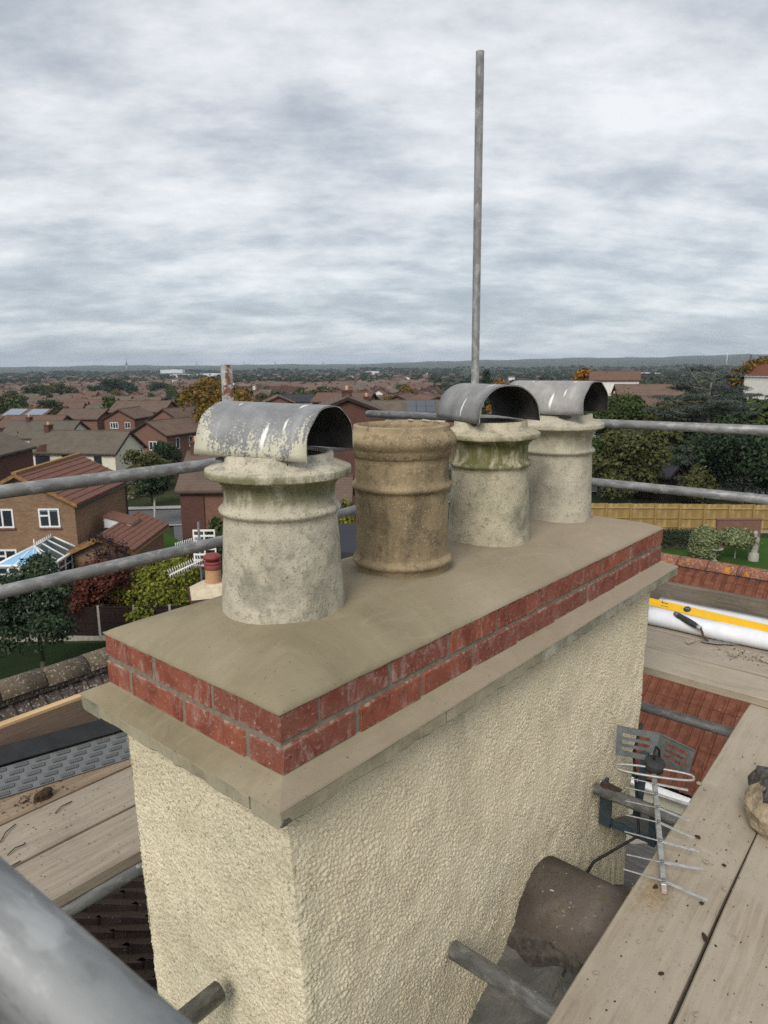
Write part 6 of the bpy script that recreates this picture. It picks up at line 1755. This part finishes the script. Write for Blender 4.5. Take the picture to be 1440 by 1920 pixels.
MB().path(pts, .0042, 8).build('folded_dipole', M['alu'], ae)
jb = b0_ + bd * .555 + upv * .018
jo = MB().lathe([(.030, -.012), (.034, -.008), (.034, .018), (.030, .023), (0, .023)], 22).build('junction_box', M['grip'], ae, loc=jb, rot=(.15, -.2, .3))
MB().path([(0, 0, .022), (.012, .006, .045), (.035, .008, .055), (.055, .004, .035), (.05, 0, .0)], .004, 8).build('cable_loop', M['black_rubber'], ae, loc=jb)
# slotted reflector in two wings meeting at a bend
Mt = Vector((1.600, -.185, -.659))
for tip, dn_ in ((Vector((1.570, -.0376, -.6664)), Vector((-.025, -.002, -.096))), (Vector((1.555, -.3192, -.6538)), Vector((-.025, .0056, -.080)))):
    xa = tip - Mt; W2 = xa.length; xa.normalize(); H2 = dn_.length
    rw = MB()
    def bx(x0, x1, y0, y1): rw.b2((x0, -.0012, y0), (x1, .0012, y1))
    f_ = [0, .20, .33, .45, .58, .70, .83, 1.0]
    for q0, q1 in ((0, 1), (2, 3), (4, 5), (6, 7)): bx(0, W2, -H2 * f_[q1], -H2 * f_[q0])
    for q0, q1 in ((1, 2), (3, 4), (5, 6)):
        bx(0, W2 * .22, -H2 * f_[q1], -H2 * f_[q0]); bx(W2 * .86, W2, -H2 * f_[q1], -H2 * f_[q0])
    rw.b2((0, -.007, 0), (W2, .002, .003)); rw.b2((0, -.010, -H2 - .003), (W2, .002, -H2))
    ob = rw.build('reflector_wing', M['alu_dark'], ae)
    za = -dn_.normalized(); ya = za.cross(xa).normalized(); za = xa.cross(ya)
    ob.matrix_basis = Matrix.Translation(Mt) @ Matrix((xa, ya, za)).transposed().to_4x4()
# aerial mast stub and bracket on the long face
stube('aerial_mast', (1.41, -.035, -.842), (1.415, -1.5, -.842), 'short lichened mast clamped to the long render face beside the aerial', 'galvanised', .0212, group='mast fixings', cat='mast')
br_ = empty('mast_bracket', (1.44, -.03, -.93), 0, 'blue grey steel bracket holding the mast to the render', 'bracket')
MB().b2((.03, -.012, -.09), (.075, .0, .08)).b2((.03, -.045, -.09), (.036, -.012, .08)).build('wall_plate', M['steel_blue'], br_)
MB().b2((.06, -.20, -.105), (.09, -.013, -.088)).b2((.05, -.20, -.105), (.075, -.175, .05)).build('arm', M['steel_blue'], br_)
MB().tube((.0, -.23, -.06), (.16, -.25, -.04), .010, 10).tube((.02, -.25, -.03), (.14, -.34, -.03), .016, 12).build('u_bolt', M['galvanised'], br_)
MB().path([(1.60, -.115, -.64), (1.585, -.10, -.76), (1.56, -.13, -.90), (1.50, -.17, -1.02), (1.38, -.06, -1.11), (1.30, -.045, -1.16), (1.22, -.03, -1.20)], .0055, 8).build('aerial_cable', M['black_rubber'], None, label='black coaxial cable hanging from the aerial down the render', cat='cable')
MB().b2((-.010, -.012, 0), (.010, .012, .27)).build('bracket_post', M['steel_blue'], br_, loc=(.135, -.10, -.07), rot=(.06, .02, 0))
lump('moss_patch', (1.422, -.085, -.8245), (.022, .030, .006), 'soil', 'brown moss on the end of the aerial mast', 'moss', seed=8)
# rubble, crumbs and sand on the right boards
random.seed(31)
bz = lambda x, y: ZB + .002
spots_ = [(.90, -.565, .013, 'flat grey mortar chip near the end of the aerial'), (1.60, -.33, .010, None), (1.58, -.355, .008, None), (1.30, -.42, .009, None), (1.20, -.475, .010, None), (1.12, -.55, .006, None), (1.0, -.40, .008, None), (.86, -.47, .007, None), (.78, -.44, .006, None), (.72, -.52, .006, None), (.62, -.40, .007, None), (1.42, -.48, .007, None), (1.02, -.52, .007, None), (.95, -.62, .006, None), (.55, -.58, .006, None), (1.22, -.52, .006, None), (.66, -.62, .007, None)]
for k, (x_, y_, s_, lb) in enumerate(spots_):
    lump('mortar_crumb', (x_, y_, bz(x_, y_)), (s_, s_ * random.uniform(.6, 1), s_ * .45), 'crumb' if k % 3 else 'soil', lb or ('small pale mortar crumb on the right boards' if k % 3 else 'small dark crumb on the right boards'), 'crumb', None if lb else ('pale crumbs on the right boards' if k % 3 else 'dark crumbs on the right boards'), sub=8, seed=k, rz=random.random() * 6)
mb = MB()
for k in range(420):
    x_, y_ = random.gauss(.97, .045), random.gauss(-.405, .022)
    mb.cbox((x_, y_, bz(x_, y_) + .0005), [random.uniform(.0012, .003)] * 2 + [.002], .0005, (0, 0, random.random() * 3))
obj('spilled_sand', mb.mesh('spilled_sand', M['sand']), kind='stuff', label='orange sand spilled beside the end of the aerial', cat='sand')
mb = MB()
for k in range(900):
    x_ = random.uniform(-.2, 2.2); y_ = random.uniform(-1.0, -.39)
    s_ = random.uniform(.001, .0035) * (1.6 if random.random() < .08 else 1)
    mb.cbox((x_, y_ + .03 * x_ * 0, ZB + .0025), (s_ * 1.4, s_, s_ * .8), s_ * .2, (0, 0, random.random() * 3), k % 3 % 2)
for k in range(700):
    x_ = random.gauss(2.80, .05); y_ = random.uniform(-.9, .0) - abs(random.gauss(0, .05))
    s_ = random.uniform(.0015, .006)
    mb.cbox((min(2.9, max(2.55, x_)), y_, ZB + .0425), (s_ * 1.5, s_, s_ * .7), s_ * .2, (random.uniform(-.3, .3), 0, random.random() * 3), (k % 4 == 0) * 1)
for k in range(400):
    x_ = random.uniform(-.3, .6); y_ = random.uniform(.87, 1.5); s_ = random.uniform(.001, .003)
    mb.cbox((x_, y_, ZB + .003), (s_ * 1.4, s_, s_ * .8), s_ * .2, (0, 0, random.random() * 3), k % 2)
obj('mortar_grit', mb.mesh('mortar_grit', [M['crumb'], M['soil']]), kind='stuff', label='fine mortar grit scattered over the scaffold boards', cat='grit')
for k, (x_, y_, s_) in enumerate(((2.775, -.12, .03), (2.79, -.26, .026), (2.76, -.36, .02), (2.80, .10, .028), (2.83, -.33, .018))):
    lump('mortar_chunk', (x_, y_, ZB + .0415), (s_, s_ * .7, s_ * .35), 'crumb', 'grey mortar chunk on the cross boards by the trowel', 'mortar chunk', 'mortar chunks on the cross boards', sub=10, seed=40 + k, rz=k)

# ------------------------------------------------------------------ neighbour's stack with a red capped pot, and its aerials
P = PV(400, 1120, 10.4)
ns = empty('neighbour_chimney', P, TH + .3, 'brick chimney with a buff pot and dark red cap, left of the nearest pot', 'chimney')
MB().b2((-.30, -.30, -6.0), (.34, .34, .0)).build('shaft', M['dark_brickwork'], ns)
MB().b2((-.35, -.35, .0), (.39, .39, .09)).build('oversail', M['dark_brickwork'], ns)
MB().add([(-.33, -.33, .0905), (.37, -.33, .0905), (.37, .37, .0905), (-.33, .37, .0905), (-.12, -.12, .24), (.16, -.12, .24), (.16, .16, .24), (-.12, .16, .24)], [(0, 1, 5, 4), (1, 2, 6, 5), (2, 3, 7, 6), (3, 0, 4, 7), (4, 5, 6, 7)]).build('flaunching', M['pale_flaunch'], ns)
pt_ = MB().lathe([(.125, .2), (.115, .46), (.118, .50), (.09, .5)], 24, 0, (.02, .02, 0)).build('pot', M['terracotta'], ns)
MB().lathe([(.125, .45), (.128, .52), (.10, .53), (.10, .60), (.135, .605), (.138, .64), (.10, .675), (.03, .69), (0, .69)], 24, 0, (.02, .02, 0)).lathe([(.128, .52), (.134, .54), (.128, .565), (.10, .565)], 24, 0, (.02, .02, 0)).build('cap', M['red_cap'], ns)
for k, (a_, b_, lb, vv) in enumerate((((385, 1047), (318, 1078), 'lower white television aerial on the mast beside the red capped pot', 10.6), ((383, 1012), (330, 1028), 'upper white television aerial crossing the lower rail', 11.0))):
    A_, B_ = Vector(PV(*a_, vv)), Vector(PV(*b_, vv - .25))
    an = empty('yagi_aerial', A_, 0, lb, 'aerial')
    d = (B_ - A_); L_ = d.length; d.normalize(); s_ = Vector((0, 0, 1)).cross(d).normalized(); s_ = (s_ * .75 + Vector((0, 0, .66))).normalized()
    s_ = (s_ - d * s_.dot(d)).normalized(); n_ = d.cross(s_)
    MB().tube((0, 0, 0), d * L_, .012, 8).build('boom', M['upvc_white'], an)
    for i in range(15):
        c_ = d * (L_ * (.12 + .88 * i / 14)); mb = MB()
        for sg in (-1, 1):
            mb.tube(c_, c_ + s_ * .085 * sg + n_ * .05, .006, 5).tube(c_, c_ + s_ * .085 * sg - n_ * .05, .006, 5)
        mb.build('director', M['upvc_white'], an)
    rf_ = MB()
    for zz_ in np.linspace(-.13, .13, 4): rf_.box((0, 0, zz_), (.34, .012, .028), (0, 0, TH))
    for xx_ in (-.165, 0, .165): rf_.box((math.cos(TH) * xx_, math.sin(TH) * xx_, 0), (.02, .014, .29), (0, 0, TH))
    rf_.build('reflector', M['upvc_white'], an, loc=(0, 0, .02))
Am = Vector(PV(376, 1050, 10.62)); MB().tube(Am + Vector((0, 0, .6)), Am - Vector((0, 0, 1.6)), .019, 10).build('aerial_pole', M['alu_dark'], label='thin grey mast carrying the two white aerials', cat='mast')
Pf = PV(655, 1036, 9.0)
MB().b2((-.9, 0, -.06), (.9, 1.6, 0)).b2((-.9, 0, -5), (.9, 1.6, -.061)).build('flat_roof', M['slate_roof'], None, loc=Pf, rot=(0, 0, TH - .35), label='dark felted flat roof glimpsed between the first two pots', cat='roof')
Pf = PV(690, 1002, 40)

# ------------------------------------------------------------------ air
hb = MB().b2((-11500, -11500, -36), (11500, 11500, 130)).build('haze', [], None, kind='stuff')
hm = bpy.data.materials.new('haze'); hm.use_nodes = True; hm.node_tree.nodes.clear()
pv_ = hm.node_tree.nodes.new('ShaderNodeVolumePrincipled'); pv_.inputs['Color'].default_value = (.72, .82, .95, 1); pv_.inputs['Density'].default_value = 9e-5; pv_.inputs['Anisotropy'].default_value = 0.0
ho_ = hm.node_tree.nodes.new('ShaderNodeOutputMaterial'); hm.node_tree.links.new(pv_.outputs[0], ho_.inputs['Volume'])
hb.data.materials.append(hm)
